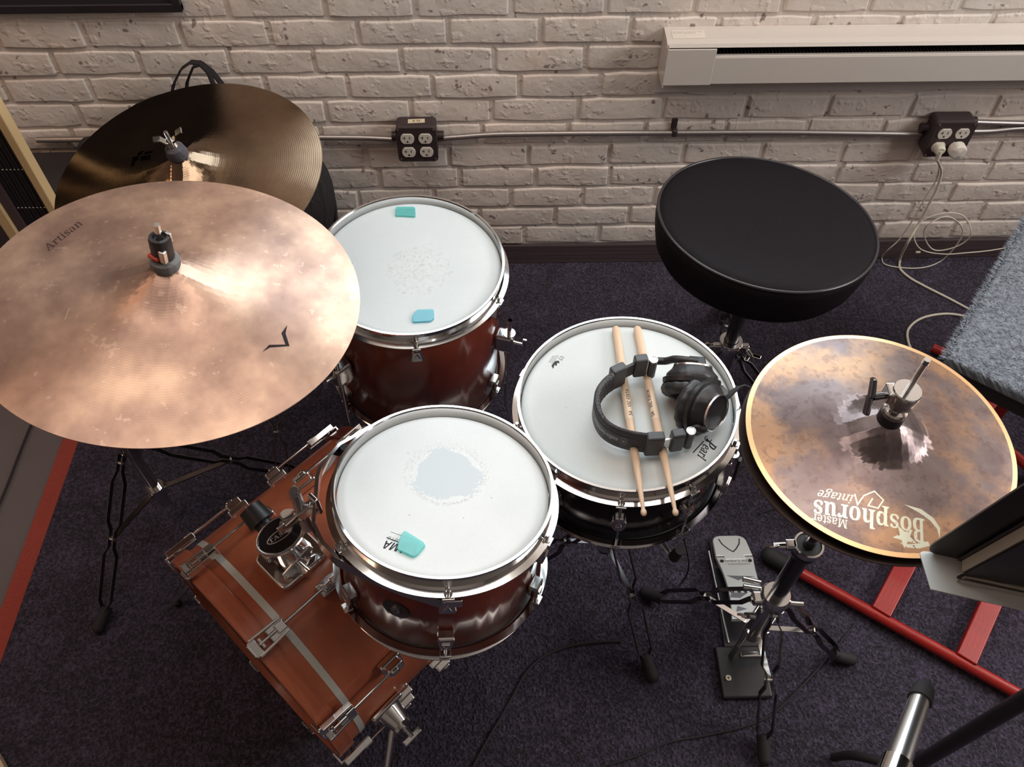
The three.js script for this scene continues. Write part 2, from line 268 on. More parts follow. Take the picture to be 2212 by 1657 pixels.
{
  const c = onZ(901, 313, 0.054);
  const t = outletBox('outlet_box', 'dark steel box with four ivory sockets and paper label on top', V(c.x, c.y), 0.1, 0.0, [[-1, 0], [1, 0]]);
  for (const [x, y] of [[-0.0225, 0.02], [0.0225, 0.02], [-0.0225, -0.0205], [0.0225, -0.0205]]) receptacle(t, x, y, 0.0545);
  const lab = canvasTex(128, 48, (g) => { g.fillStyle = '#d3c5a8'; g.fillRect(0, 0, 128, 48); g.fillStyle = '#2a2422'; g.font = 'bold 30px sans-serif'; g.fillText('A 12', 34, 34); });
  const s = obj('paper_label', planarUV(norm(bx(0.042, 0.0006, 0.016, 0, 0.0507, 0.026)), (x, y, z) => [(x + 0.021) / 0.042, 1 - (z - 0.018) / 0.016]), M({ name: 'paper label', map: lab, roughness: 0.8 }), t);
  s.rotation.y = 0.05;
}
const box2c = onZ(2052, 302, 0.054);
{
  const t = outletBox('outlet_box', 'dark steel box with two open sockets above white plug and round adapter', V(box2c.x, box2c.y), 0.102, 0.0, [[-1, 0.01], [1, 0.028], [1, 0.004]]);
  for (const [x, y] of [[-0.0225, 0.02], [0.0225, 0.02], [-0.0225, -0.0205], [0.0225, -0.0205]]) receptacle(t, x, y, 0.0545);
  // round adapter plugged in
  const a = thing('plug_adapter', 'round ivory plug-in adapter in wall socket', 'adapter', V(box2c.x + 0.0235, box2c.y - 0.022, 0.058));
  obj('adapter_body', la([[0, 0], [0.019, 0], [0.021, 0.002], [0.021, 0.018], [0.018, 0.023], [0.012, 0.0255], [0, 0.0265]], 28).rotateX(Math.PI / 2), whitePlastic, a);
  // cord with plug
  const k = thing('power_cord', 'cream power cord plugged into socket and trailing down the wall to carpet', 'cord', V());
  const P0 = V(box2c.x - 0.0225, box2c.y - 0.0205, 0.058);
  obj('plug', [la([[0, 0], [0.0135, 0], [0.0145, 0.003], [0.0135, 0.014], [0.010, 0.018], [0, 0.019]], 20).rotateX(Math.PI / 2).translate(P0.x, P0.y, P0.z), cy(P0.clone().add(V(0, 0, 0.011)), P0.clone().add(V(0.003, -0.028, 0.016)), 0.0095, 0.0045, 14)], cream, k);
  obj('cable', tb([P0.clone().add(V(0.003, -0.026, 0.016)), ...pathZ([[2034, 372], [2025, 405], [2005, 445], [1985, 482]], 0.06), onZ(1962, 522, 0.08), onY(1944, 562, 0.006), onY(1944, 580, 0.004), onY(1965, 600, 0.004), onY(1995, 617, 0.004), onY(2050, 645, 0.004), onY(2093, 668, 0.004), onY(2150, 700, 0.004), onY(2180, 730, 0.004), onY(2140, 700, 0.012), onY(2087, 684, 0.008), onY(2045, 678, 0.004), onY(1990, 688, 0.004), onY(1962, 712, 0.004), onY(1962, 738, 0.004), onY(1975, 765, 0.004), onY(2010, 800, 0.004)], 0.0036, 220, 8), cream, k);
  const t2 = thing('charger_cord', 'thin cream cord coiled in loops against brick wall', 'cord', V());
  const lp = [];
  const add = (x, y) => { lp.push(y < 545 ? onZ(x, y, 0.035) : onY(x, y, 0.004)); };
  [[2030, 345], [2024, 385], [2003, 420], [1975, 470]].forEach(([x, y]) => lp.push(onZ(x, y, 0.055)));
  [[1940, 520], [1918, 540]].forEach(([x, y]) => lp.push(onZ(x, y, 0.05)));
  [[1905, 558], [1910, 570], [1955, 579], [2000, 577], [2035, 562]].forEach(([x, y]) => lp.push(onY(x, y, 0.004)));
  [[2062, 535], [2079, 505], [2070, 480], [2040, 468], [2005, 485], [1998, 515], [2018, 540], [2050, 538], [2085, 522], [2098, 500], [2085, 470], [2045, 460], [1995, 475], [1975, 500], [1985, 535]].forEach(([x, y], i) => lp.push(onZ(x, y, 0.03 + (i % 5) * 0.006)));
  [[2040, 549], [2090, 546]].forEach(([x, y]) => lp.push(onZ(x, y, 0.03)));
  [[2140, 541], [2200, 530], [2260, 520]].forEach(([x, y]) => lp.push(onZ(x, y, 0.025)));
  obj('cable', tb(lp, 0.0019, 300, 6), cream, t2);
  const q = onZ(1983, 545, 0.04); obj('cable_slider', bx(0.014, 0.006, 0.006, q.x, q.y, q.z, 0.002), cream, t2);
}
{ // black board on the wall, top of picture
  const a = onZ(0, 25, 0.016), b = onZ(395, 25, 0.016);
  const t = thing('wall_board', 'black framed board hanging on brick wall above cymbal bag', 'board', V((a.x - 0.7 + b.x) / 2, b.y, 0.008));
  const w = b.x - a.x + 0.7;
  const hb = 1.3; obj('panel', bx(w - 0.02, hb, 0.008, 0, hb / 2, 0.0, 0.002), rubber, t); // thin board
  obj('frame', [bx(w, 0.02, 0.016, 0, 0.008, 0.002, 0.003), bx(w, 0.02, 0.016, 0, hb - 0.01, 0.002, 0.003), bx(0.02, hb, 0.016, w / 2 - 0.01, hb / 2, 0.002, 0.003), bx(0.02, hb, 0.016, -w / 2 + 0.01, hb / 2, 0.002, 0.003)], blackMetal, t);
}
// ---------------------------------------------------------------- drums
const nStain = fbm(512, 6, 5, 0.55), nCloud = fbm(512, 5, 6, 0.55);
const lacquer = (name, dark, light, rough = 0.28) => M({ name, map: tex(512, (i, x, y) => mixc(dark, light, Math.min(1, Math.max(0, 0.5 + (nStain[i] - 0.5) * 1.6))), true, 0.5), roughness: rough, clearcoat: 0.5, clearcoatRoughness: 0.12 });
const shellBrown = lacquer('brown lacquered maple', [0.36, 0.145, 0.105], [0.52, 0.235, 0.165]);
const shellOrange = lacquer('amber brown lacquered maple', [0.58, 0.29, 0.19], [0.74, 0.42, 0.29], 0.34);
const shellBlack = M({ name: 'black steel shell', color: lin(0.03, 0.022, 0.026), metalness: 0.6, roughness: 0.18 });

// a drum stands in its own frame: origin at the middle of the batter head, y along the axis
function drumFrame(t, c, n) { t.position.copy(c); t.quaternion.copy(QUP(n)); t.updateMatrixWorld(true); return t; }
const onHead = (t, x, y, h = 0) => { const c = V(0, h, 0).applyMatrix4(t.matrixWorld), n = V(0, 1, 0).transformDirection(t.matrixWorld); return onPlane(x, y, c, n).applyMatrix4(t.matrixWorld.clone().invert()); };
const headCoord = (t, R, S) => (x, y, h = 0) => { const p = onHead(t, x, y, h); return [(p.x / (2 * R) + 0.5) * S, (p.z / (2 * R) + 0.5) * S]; };
// letters along a line from p0 to p1 (the reading direction), fitted to its length
function textLine(g, s, p0, p1, px, font, slant = 0) {
  const a = Math.atan2(p1[1] - p0[1], p1[0] - p0[0]), len = Math.hypot(p1[0] - p0[0], p1[1] - p0[1]);
  g.save(); g.translate(p0[0], p0[1]); g.rotate(a); g.font = font.replace('PX', px + 'px'); const w = g.measureText(s).width; g.transform(len / w, 0, -slant, 1, 0, 0); g.fillText(s, 0, 0); g.restore();
}
const poly = (g, pts, fill = true) => { g.beginPath(); pts.forEach(([x, y], i) => (i ? g.lineTo(x, y) : g.moveTo(x, y))); if (fill) { g.closePath(); g.fill(); } else g.stroke(); };

function makeDrum(t, { R, depth, lugs, off, shell, headMap, lugMode = 'split', bottom = true }) {
  const hoopUp = 0.013, low = -depth;
  const seg = 96;
  obj('shell', la([[R - 0.012, -0.008], [R - 0.004, -0.004], [R, -0.010], [R, low + 0.010], [R - 0.004, low + 0.004], [R - 0.012, low + 0.008]], seg), shell, t);
  const hd = la([[0, 0], [R * 0.5, 0], [R - 0.012, 0], [R - 0.004, -0.0012], [R + 0.0025, -0.008], [R + 0.0025, -0.013]], seg, 0);
  planarUV(hd, (x, y, z) => [x / (2 * R) + 0.5, 0.5 - z / (2 * R)]);
  obj('head', hd, M({ name: 'coated drumhead', map: headMap, roughness: 0.6, specularIntensity: 0.5, side: THREE.DoubleSide }), t);
  if (bottom) obj('bottom_head', la([[0, low], [R + 0.002, low]], 48, 0), M({ name: 'clear resonant head', color: lin(0.4, 0.4, 0.4), roughness: 0.2, side: THREE.DoubleSide }), t);
  const hoop = (s) => {
    const q = [[R + 0.0035, hoopUp - 0.002], [R + 0.005, hoopUp], [R + 0.009, hoopUp], [R + 0.0095, hoopUp - 0.0025], [R + 0.0065, hoopUp - 0.004], [R + 0.0062, -0.011], [R + 0.009, -0.0145], [R + 0.0185, -0.0165], [R + 0.0185, -0.0185], [R + 0.008, -0.017], [R + 0.0035, -0.0125], [R + 0.0035, hoopUp - 0.002]];
    const g = la(s > 0 ? q : q.map(([r, y]) => [r, low - y]).reverse(), seg, 0.5);
    return g;
  };
  const rimTop = obj('hoop', hoop(1), chrome, t); rimTop.userData.label = 'chrome counterhoop';
  if (bottom) obj('bottom_hoop', hoop(-1), chrome, t);
  const rr = R + 0.0135;
  for (let i = 0; i < lugs; i++) {
    const a = (off + i * 360 / lugs) * Math.PI / 180, d = V(Math.cos(a), 0, Math.sin(a)), at = (r, y) => d.clone().multiplyScalar(r).setY(y);
    const sd = V(-Math.sin(a), 0, Math.cos(a)), place = (g) => g.applyMatrix4(new THREE.Matrix4().makeBasis(sd, V(0, 1, 0), d.clone().negate()));
    const lug = (y0, y1) => {
      const m = (y0 + y1) / 2, h = Math.abs(y1 - y0);
      const s = [[-0.011, -h / 2], [0.011, -h / 2], [0.0125, -h / 2 + 0.006], [0.009, h / 2 - 0.004], [0.0065, h / 2], [-0.0065, h / 2], [-0.009, h / 2 - 0.004], [-0.0125, -h / 2 + 0.006]];
      const flip = y1 < y0;
      const b = place(ex(flip ? s.map(([x, y]) => [x, -y]).reverse() : s, 0.011, 0.003).translate(0, 0, -0.014)).translate(d.x * R, m, d.z * R);
      const v = place(ex([[-0.006, -h * 0.12], [0.006, -h * 0.12], [0, h * 0.26]].map(([x, y]) => [x, flip ? -y : y]), 0.004, 0.001).translate(0, 0, -0.0185)).translate(d.x * R, m, d.z * R);
      obj('lug', [b, v], chrome, t);
    };
    const rod = (y0, s, y1) => {
      const ear = place(bx(0.017, 0.0035, 0.014, 0, 0, 0, 0.0012)).translate(d.x * (rr + 0.0015), y0 - s * 0.0185, d.z * (rr + 0.0015));
      obj('tension_rod', [cy(at(rr, y0 - s * 0.0165), at(rr, y1), 0.0026, 0.0026, 8), cy(at(rr, y0 - s * 0.0165), at(rr, y0 - s * 0.0145), 0.0062, 0.0062, 14), cy(at(rr, y0 - s * 0.0145), at(rr, y0 - s * 0.005), 0.0036, 0.0032, 4), ear], chrome, t);
    };
    if (lugMode === 'split') {
      lug(-0.062, -0.03); rod(0, 1, -0.045);
      if (bottom) { lug(low + 0.062, low + 0.03); rod(low, -1, low + 0.045); }
    } else {
      lug(low / 2 - 0.012, low / 2 + 0.02); lug(low / 2 + 0.012, low / 2 - 0.02); rod(0, 1, low / 2); if (bottom) rod(low, -1, low / 2);
    }
  }
}
const headCanvas = (S, base, draw) => canvasTex(S, S, (g) => {
  const im = g.createImageData(S, S);
  for (let y = 0; y < S; y++) for (let x = 0; x < S; x++) { const k = ((y >> 1) % 512) * 512 + ((x >> 1) % 512), n = (nCloud[k] - 0.5) * 8 + (nFine[(y % 512) * 512 + (x % 512)] - 0.5) * 5, i = (y * S + x) * 4; for (let c = 0; c < 3; c++) im.data[i + c] = base[c] + n; im.data[i + 3] = 255; }
  g.putImageData(im, 0, 0); draw(g, S);
});

// --- floor tom
{
  const R = 0.178, t = thing('floor_tom', 'large dark brown floor tom with two teal gel pads on its head', 'drum');
  drumFrame(t, V(-0.179, 0.612, 0.622), V(0.034, 0.999, 0.037));
  const C = headCoord(t, R, 1024);
  const map = headCanvas(1024, [206, 213, 215], (g) => {
    const [x, y] = C(905, 585);
    for (let i = 0; i < 420; i++) { const a = rnd(0, 6.283), r = Math.pow(rnd(), 0.6) * 190; g.fillStyle = `rgba(150,146,132,${rnd(0.03, 0.12)})`; g.beginPath(); g.ellipse(x + Math.cos(a) * r, y + Math.sin(a) * r, rnd(3, 16), rnd(2, 7), rnd(0, 3), 0, 7); g.fill(); }
    for (let i = 0; i < 26; i++) { const a = rnd(0, 6.283), r = rnd(20, 260); g.fillStyle = 'rgba(120,112,104,0.4)'; g.fillRect(x + Math.cos(a) * r, y + Math.sin(a) * r, rnd(2, 9), rnd(1, 3)); }
  });
  makeDrum(t, { R, depth: 0.34, lugs: 6, off: 84, shell: shellBrown, headMap: map });
  // three legs in clamp brackets
  for (const deg of [22, 142, 262]) {
    const a = (deg - 6) * Math.PI / 180, d = V(Math.cos(a), 0, Math.sin(a)), r = R + 0.03, p = (y, e = 0) => d.clone().multiplyScalar(r + e).setY(y);
    const b = sub('leg_bracket', t);
    obj('bracket_body', [bar(d.clone().multiplyScalar(R + 0.002).setY(-0.17), d.clone().multiplyScalar(r + 0.012).setY(-0.17), 0.03, 0.05, UP, 0.006), cy(p(-0.198), p(-0.142), 0.013, 0.013, 16)], chrome, b);
    obj('wing_bolt', [cy(p(-0.17, 0.01), p(-0.17, 0.032), 0.004), bar(p(-0.152, 0.034), p(-0.188, 0.034), 0.006, 0.01, d, 0.002)], chrome, b);
    const leg = obj('leg', tb([p(-0.1), p(-0.3), p(-0.42, 0.004), p(-0.52, 0.03), p(-0.585, 0.04)], 0.0048, 24, 10), chrome, t);
    obj('rubber_foot', cy(p(-0.612, 0.043), p(-0.565, 0.037), 0.012, 0.009, 14), rubber, leg);
  }
}
// gel pads
const gelMat = (c, n) => M({ name: n, color: c, roughness: 0.3, transmission: 0.7, thickness: 0, clearcoat: 0.4 });
const gelTeal = gelMat(lin(0.30, 0.80, 0.78), 'teal gel'), gelBlue = gelMat(lin(0.27, 0.72, 0.80), 'blue teal gel');
function gelPad(drum, label, px, mat, group) {
  const P = px.map(([x, y]) => onHead(drum, x, y, 0.001)), c = P.reduce((a, b) => a.add(b), V()).divideScalar(P.length), sh = new THREE.Shape();
  const q = P.map((p) => new THREE.Vector2(p.x - c.x, -(p.z - c.z))), n = q.length, k = 0.16;
  q.forEach((p, i) => { const a = q[(i - 1 + n) % n], b = q[(i + 1) % n], s = p.clone().lerp(a, k), e = p.clone().lerp(b, k); if (i) sh.lineTo(s.x, s.y); else sh.moveTo(s.x, s.y); sh.quadraticCurveTo(p.x, p.y, e.x, e.y); }); sh.closePath();
  const m = obj('gel_pad', ex(sh, 0.0022, 0.0009, 4).rotateX(-Math.PI / 2).translate(0, 0.0012, 0), mat);
  m.position.copy(c.clone().setY(0.0004).applyMatrix4(drum.matrixWorld)); m.quaternion.copy(drum.quaternion);
  return tag(m, label, 'gel pad', group);
}
const floorTom = scene.getObjectByName('floor_tom');
gelPad(floorTom, 'teal rectangular gel pad at the wall side of floor tom head', [[855, 449], [897, 449], [898, 470], [870, 468], [854, 468]], gelTeal);
gelPad(floorTom, 'blue-teal gel pad with one cut corner on floor tom head', [[901, 671], [937, 670], [938, 690], [930, 696], [891, 698], [891, 684]], gelBlue);
gelPad(floorTom, 'teal gel pad half hidden under large ride cymbal edge', [[735, 562], [757, 564], [762, 570], [761, 578], [736, 580]], gelBlue);

// --- rack tom
const rackTom = thing('rack_tom', 'small brown mounted tom with worn white head and chrome mount ring', 'drum');
{
  const R = 0.1524, t = drumFrame(rackTom, V(-0.088, 0.718, 1.192), V(0.082, 0.983, -0.164));
  const S = 1024, C = headCoord(t, R, S);
  const map = headCanvas(S, [212, 217, 218], (g) => {
    const [x, y] = C(966, 1026), e = C(1042, 1026), rx = e[0] - x;
    const ring = []; for (let i = 0; i < 150; i++) { const a = i / 150 * 6.2832; const n = 0.93 + 0.09 * Math.sin(a * 3 + 0.6) + 0.05 * Math.sin(a * 7 + 2) + rnd(-0.035, 0.035); ring.push([x + Math.cos(a) * rx * n, y + Math.sin(a) * rx * 0.98 * n]); }
    for (let i = 0; i < 700; i++) { const a = rnd(0, 6.283), up = -Math.sin(a + 0.3) * 0.5 + 0.5, r = rx * (1 + Math.abs(rnd(-1, 1) + rnd(-1, 1)) * 0.16 * (0.3 + 1.1 * up)); g.fillStyle = `rgba(${rnd(150, 190)},${rnd(160, 188)},${rnd(165, 190)},${rnd(0.12, 0.4)})`; g.beginPath(); g.ellipse(x + Math.cos(a) * r, y + Math.sin(a) * r, rnd(1.5, 6), rnd(1, 3.5), rnd(0, 3), 0, 7); g.fill(); }
    g.fillStyle = '#c3ccd1'; poly(g, ring);
    g.fillStyle = '#eeeeea'; for (let i = 0; i < 40; i++) { const a = rnd(0, 6.283), r = rx * rnd(0.86, 1.0); g.beginPath(); g.ellipse(x + Math.cos(a) * r, y + Math.sin(a) * r, rnd(1, 5), rnd(1, 3), rnd(0, 3), 0, 7); g.fill(); }
    g.fillStyle = 'rgba(90,90,90,0.55)'; for (const [a, b] of [[883, 1112], [1000, 1118], [880, 978], [1060, 1075]]) { const q = C(a, b); g.fillRect(q[0], q[1], 7, 4); }
    g.fillStyle = '#24222a'; textLine(g, 'TAMA', C(897, 1184), C(834, 1168), 62, 'bold PX sans-serif', 0.25);
    const s = C(893, 1200), s2 = C(899, 1190); poly(g, [C(886, 1200), C(897, 1203), C(899, 1186), C(893, 1190)]);
    textLine(g, 'POWERCRAFT II', C(903, 1178), C(840, 1158), 26, 'PX serif', 0.1);
    g.fillRect(0, 0, 0, 0); g.strokeStyle = '#24222a'; g.lineWidth = 5; poly(g, [C(899, 1187), C(835, 1161)], false); g.lineWidth = 2; poly(g, [C(905, 1171), C(844, 1149)], false);
  });
  makeDrum(t, { R, depth: 0.19, lugs: 6, off: 86, shell: shellBrown, headMap: map });
  gelPad(t, 'teal gel pad over the printed logo on rack tom head', [[873, 1148], [915, 1174], [919, 1181], [903, 1200], [893, 1206], [858, 1189], [861, 1172]], gelTeal);
  // mount ring around the front and the drum-kit side
  const h = -0.036, pts = [[957, 1303], [948, 1300], [867, 1275], [795, 1244], [728, 1211], [697, 1179], [678, 1139], [686, 1040], [692, 1018], [735, 968], [757, 956], [800, 930]].map(([x, y]) => onHead(t, x, y, h));
  obj('mount_ring', strip(pts, 0.02, 0.0055, UP), chrome, t);
  const e0 = onHead(t, 960, 1303, h), e1 = onHead(t, 999, 1302, h);
  obj('mount_tab', bar(e0, e1, 0.006, 0.016, UP, 0.002), chrome, t);
  for (const [x, y] of [[965, 1290], [735, 1190], [745, 975]]) { const p = onHead(t, x, y, h), q = p.clone().setY(0).normalize().multiplyScalar(R + 0.012).setY(h); obj('mount_grommet', [cy(p.clone().setY(h + 0.01), p.clone().setY(h - 0.012), 0.007, 0.007, 14), bar(p, q, 0.012, 0.006, UP, 0.002)], rubber, t); }
  // badge
  const bp = V(Math.cos(1.98), 0, Math.sin(1.98)), b = sub('badge', t, bp.clone().multiplyScalar(R + 0.0006).setY(-0.097));
  b.quaternion.setFromUnitVectors(V(0, 0, 1), bp);
  obj('badge_plate', new THREE.CylinderGeometry(1, 1, 0.0014, 40).rotateX(Math.PI / 2).scale(0.021, 0.0185, 1), M({ name: 'dark badge', color: lin(0.03, 0.022, 0.025), roughness: 0.3 }), b);
  obj('vent_grommet', la([[0.0028, 0], [0.0028, 0.003], [0.0072, 0.0025], [0.0075, 0]], 24).rotateX(Math.PI / 2), chrome, b);
}

// --- snare drum
const snare = thing('snare_drum', 'black metal snare drum with sticks and headphones lying on it', 'drum');
{
  const R = 0.178, t = drumFrame(snare, V(0.212, 0.627, 0.974), V(-0.036, 0.999, -0.029)), S = 1024, C = headCoord(t, R, S);
  const map = headCanvas(S, [206, 213, 214], (g) => {
    g.fillStyle = '#1d1a20';
    // maker's script name with a bar under it
    textLine(g, 'P', C(1528, 945), C(1521, 956), 84, 'bold PX serif', 0.35); textLine(g, 'earl', C(1520, 957), C(1506, 985), 60, 'bold PX serif', 0.3);
    g.strokeStyle = '#1d1a20'; g.lineWidth = 5; poly(g, [C(1520, 953), C(1497, 978)], false);
    g.lineWidth = 4; const [qx, qy] = C(1530, 948); g.beginPath(); g.arc(qx, qy, 16, 0.3, 4.6); g.stroke();
    g.fillStyle = '#56565a'; textLine(g, 'UT', C(1212, 768), C(1205, 776), 30, 'bold PX serif'); textLine(g, 'WEATHER KING', C(1204, 767), C(1190, 786), 12, 'PX sans-serif'); textLine(g, 'COATED', C(1199, 767), C(1187, 783), 12, 'PX sans-serif'); textLine(g, 'MADE IN USA', C(1194, 768), C(1184, 782), 11, 'PX sans-serif');
    g.fillStyle = '#3a3a3e'; poly(g, [C(1207, 779), C(1209, 785), C(1204, 784), C(1202, 791), C(1198, 788), C(1195, 797), C(1191, 790), C(1199, 780)]);
    g.fillStyle = 'rgba(110,105,100,0.4)'; for (const [a, b] of [[1230, 835], [1260, 870], [1222, 880]]) { const q = C(a, b); g.fillRect(q[0], q[1], 6, 3); }
  });
  makeDrum(t, { R, depth: 0.165, lugs: 10, off: 98, shell: shellBlack, headMap: map, lugMode: 'tube' });
  // strainer
  const a = 0.52, d = V(Math.cos(a), 0, Math.sin(a));
  const s = sub('strainer', t, d.clone().multiplyScalar(R + 0.012).setY(-0.075)); s.quaternion.setFromUnitVectors(V(0, 0, 1), d);
  obj('strainer_body', [bx(0.03, 0.075, 0.02, 0, 0, 0, 0.004), bx(0.022, 0.03, 0.018, 0, -0.045, 0.006, 0.004)], chrome, s);
  obj('strainer_lever', [bx(0.012, 0.06, 0.006, 0, 0.012, 0.018, 0.002)], blackMetal, s);
  obj('strainer_knob', cy(V(0, 0.038, 0.006), V(0, 0.05, 0.006), 0.009, 0.009, 16), chrome, s);
}

// --- bass drum lying on its side
const PSI = 46 * Math.PI / 180;
const bass = thing('bass_drum', 'amber brown bass drum lying on carpet with white stripe and chrome claws', 'drum', V(-0.429, 0.241, 1.232));
{
  const t = bass; t.rotation.y = PSI; t.updateMatrixWorld(true);
  const R = 0.232, k0 = -0.058, k1 = 0.345;
  const X = (g) => g.rotateZ(-Math.PI / 2); // lathe axis y -> +x
  obj('shell', X(la([[R - 0.01, -0.02], [R, -0.03], [R, 0.31], [R - 0.01, 0.32]], 96)), shellOrange, t);
  obj('inlay_stripe', X(la([[R - 0.001, -0.0065], [R + 0.0012, -0.006], [R + 0.0012, 0.006], [R - 0.001, 0.0065]], 96)), M({ name: 'pale inlay', color: lin(0.55, 0.55, 0.5), roughness: 0.3, clearcoat: 0.4 }), t);
  const hoopG = (a, b) => X(la([[R - 0.008, a], [R + 0.005, a], [R + 0.007, a + 0.002], [R + 0.007, b - 0.002], [R + 0.005, b], [R - 0.008, b], [R - 0.008, a]], 96));
  obj('hoop', hoopG(k0, k0 + 0.034), shellOrange, t).userData.label = 'amber wooden bass drum hoop';
  obj('hoop', hoopG(k1 - 0.034, k1), shellBrown, t);
  obj('front_head', X(la([[0, k0 + 0.012], [R - 0.004, k0 + 0.012]], 64, 0)), M({ name: 'black resonant head', color: lin(0.02, 0.018, 0.02), roughness: 0.25, side: THREE.DoubleSide }), t);
  obj('batter_head', X(la([[0, k1 - 0.012], [R - 0.004, k1 - 0.012]], 64, 0)), M({ name: 'bass batter head', color: lin(0.5, 0.5, 0.48), roughness: 0.5, side: THREE.DoubleSide }), t);
  for (let i = 0; i < 8; i++) for (const s of [-1, 1]) {
    const g = (22 + i * 45) * Math.PI / 180, e = V(0, Math.cos(g), Math.sin(g)), sd = V(0, -Math.sin(g), Math.cos(g)); // e: outward, sd: round the shell
    const P = (x, r, w = 0) => V(s < 0 ? x : 0.287 - x, 0, 0).addScaledVector(e, R + r).addScaledVector(sd, w);
    const box = (x0, x1, r0, r1, w, rr = 0.002) => bar(P(x0, (r0 + r1) / 2), P(x1, (r0 + r1) / 2), w, r1 - r0, e, rr);
    // claw: two tapered cheeks, a bridge and the hook over the hoop
    const ck = (w) => bar(P(k0 + 0.002, 0.021, w * 1.25), P(k0 + 0.062, 0.021, w), 0.0045, 0.012, e, 0.0012);
    obj('claw', [ck(0.0125), ck(-0.0125), box(k0 - 0.003, k0 + 0.012, 0.013, 0.018, 0.03), box(k0 + 0.03, k0 + 0.062, 0.017, 0.021, 0.024), box(k0 + 0.044, k0 + 0.062, 0.02, 0.03, 0.017), box(k0 - 0.005, k0 - 0.001, -0.008, 0.018, 0.024, 0.001)], chrome, t);
    obj('tension_rod', [cy(P(k0 + 0.012, 0.025), P(0.1, 0.025), 0.003, 0.003, 10), bar(P(k0 + 0.016, 0.025, -0.009), P(k0 + 0.016, 0.025, 0.009), 0.005, 0.004, e, 0.001)], chrome, t);
    const L = (x0, x1, r0, r1, w) => bar(P(x0, (r0 + r1) / 2), P(x1, (r0 + r1) / 2), w, r1 - r0, e, 0.004);
    obj('lug', [L(0.075, 0.118, 0.0, 0.016, 0.026), L(0.08, 0.112, 0.012, 0.03, 0.018), L(0.084, 0.1, 0.026, 0.034, 0.012)], chrome, t);
  }
  // spurs on both flanks
  for (const s of [1, -1]) {
    const g = s * 100 * Math.PI / 180, e = V(0, Math.cos(g), Math.sin(g)), P = (x, r, y = 0) => V(x, 0, 0).addScaledVector(e, R + r).add(V(0, y, 0));
    const b = sub('spur', t);
    obj('spur_bracket', [bar(P(0.02, 0.006), P(0.09, 0.006), 0.06, 0.012, e, 0.005), cy(P(0.055, 0.01), P(0.055, 0.045), 0.026, 0.018, 20), cy(P(0.055, 0.045), P(0.055, 0.052), 0.021, 0.021, 20)], chrome, b);
    obj('spur_bolt', [cy(P(0.055, 0.05), P(0.055, 0.075), 0.005, 0.005, 10), bar(P(0.035, 0.074), P(0.075, 0.074), 0.006, 0.012, e, 0.003)], chrome, b);
    const foot = P(-0.09, 0.11); foot.y = -0.222;
    obj('spur_leg', cy(P(0.05, 0.03), foot, 0.0065, 0.0065, 12), chrome, b);
    obj('spur_tip', cy(foot, foot.clone().add(V(0, -0.018, 0)), 0.011, 0.009, 12), rubber, b);
  }
  // tom mount on top of the shell: plate, housing, oval cap, L-rod and clamp
  const mt = sub('tom_mount', t);
  const top = V(0.083, R + 0.001, 0.012);
  const plate = new THREE.Shape(); { const w = 0.048, h = 0.042, r = 0.014; plate.moveTo(-w + r, -h); plate.lineTo(w - r, -h); plate.quadraticCurveTo(w, -h, w, -h + r); plate.lineTo(w, h - r); plate.quadraticCurveTo(w, h, w - r, h); plate.lineTo(-w + r, h); plate.quadraticCurveTo(-w, h, -w, h - r); plate.lineTo(-w, -h + r); plate.quadraticCurveTo(-w, -h, -w + r, -h); }
  obj('mount_plate', ex(plate, 0.01, 0.003, 5).rotateX(-Math.PI / 2).translate(top.x, top.y - 0.004, top.z), chrome, mt);
  obj('mount_tower', [cy(top.clone().add(V(0.008, 0, 0)), top.clone().add(V(0.002, 0.06, -0.004)), 0.031, 0.021, 24), bar(top.clone().add(V(-0.03, 0.008, 0.022)), top.clone().add(V(0.03, 0.03, 0.022)), 0.006, 0.02, UP, 0.003), bar(top.clone().add(V(-0.03, 0.008, -0.022)), top.clone().add(V(0.03, 0.03, -0.022)), 0.006, 0.02, UP, 0.003)], chrome, mt);
  obj('mount_bolt', [cy(top.clone().add(V(0.0, 0.02, 0.02)), top.clone().add(V(0.0, 0.02, 0.045)), 0.005, 0.005, 12), cy(top.clone().add(V(0.0, 0.02, 0.045)), top.clone().add(V(0, 0.02, 0.052)), 0.008, 0.008, 6)], chrome, mt);
  const cap = sub('oval_cap', mt, top.clone().add(V(0.0, 0.078, -0.004))); cap.rotation.set(0.2, -0.15, 0.12);
  obj('cap_rim', la([[0.6, -0.009], [0.97, -0.01], [1, -0.006], [1, 0.003], [0.97, 0.006], [0.88, 0.006], [0.87, 0.003]], 48).scale(0.042, 1, 0.03), chrome, cap);
  const logo = canvasTex(256, 256, (g) => { g.fillStyle = '#1a161a'; g.fillRect(0, 0, 256, 256); g.strokeStyle = '#b9b4b0'; g.lineWidth = 6; g.beginPath(); g.ellipse(128, 128, 70, 34, 0, 0, 7); g.stroke(); g.fillStyle = '#b9b4b0'; g.font = 'bold 40px serif'; g.textAlign = 'center'; g.fillText('TAMA', 128, 142); });
  obj('cap_face', planarUV(la([[0, 0.0042], [0.88, 0.0038]], 48, 0), (x, y, z) => [x / 2 + 0.5, 0.5 - z / 2]).scale(0.042, 1, 0.03), M({ name: 'black cap face', map: logo, roughness: 0.25, clearcoat: 0.5 }), cap);
  const inv = t.matrixWorld.clone().invert(), w2l = (v) => v.applyMatrix4(inv);
  // arm to the rack tom ring
  const ringP = onPlane(681, 1088, V(0, -0.036, 0).applyMatrix4(rackTom.matrixWorld), V(0, 1, 0).transformDirection(rackTom.matrixWorld));
  const rl = w2l(ringP.clone()), joint = w2l(onY(652, 1110, 0.66));
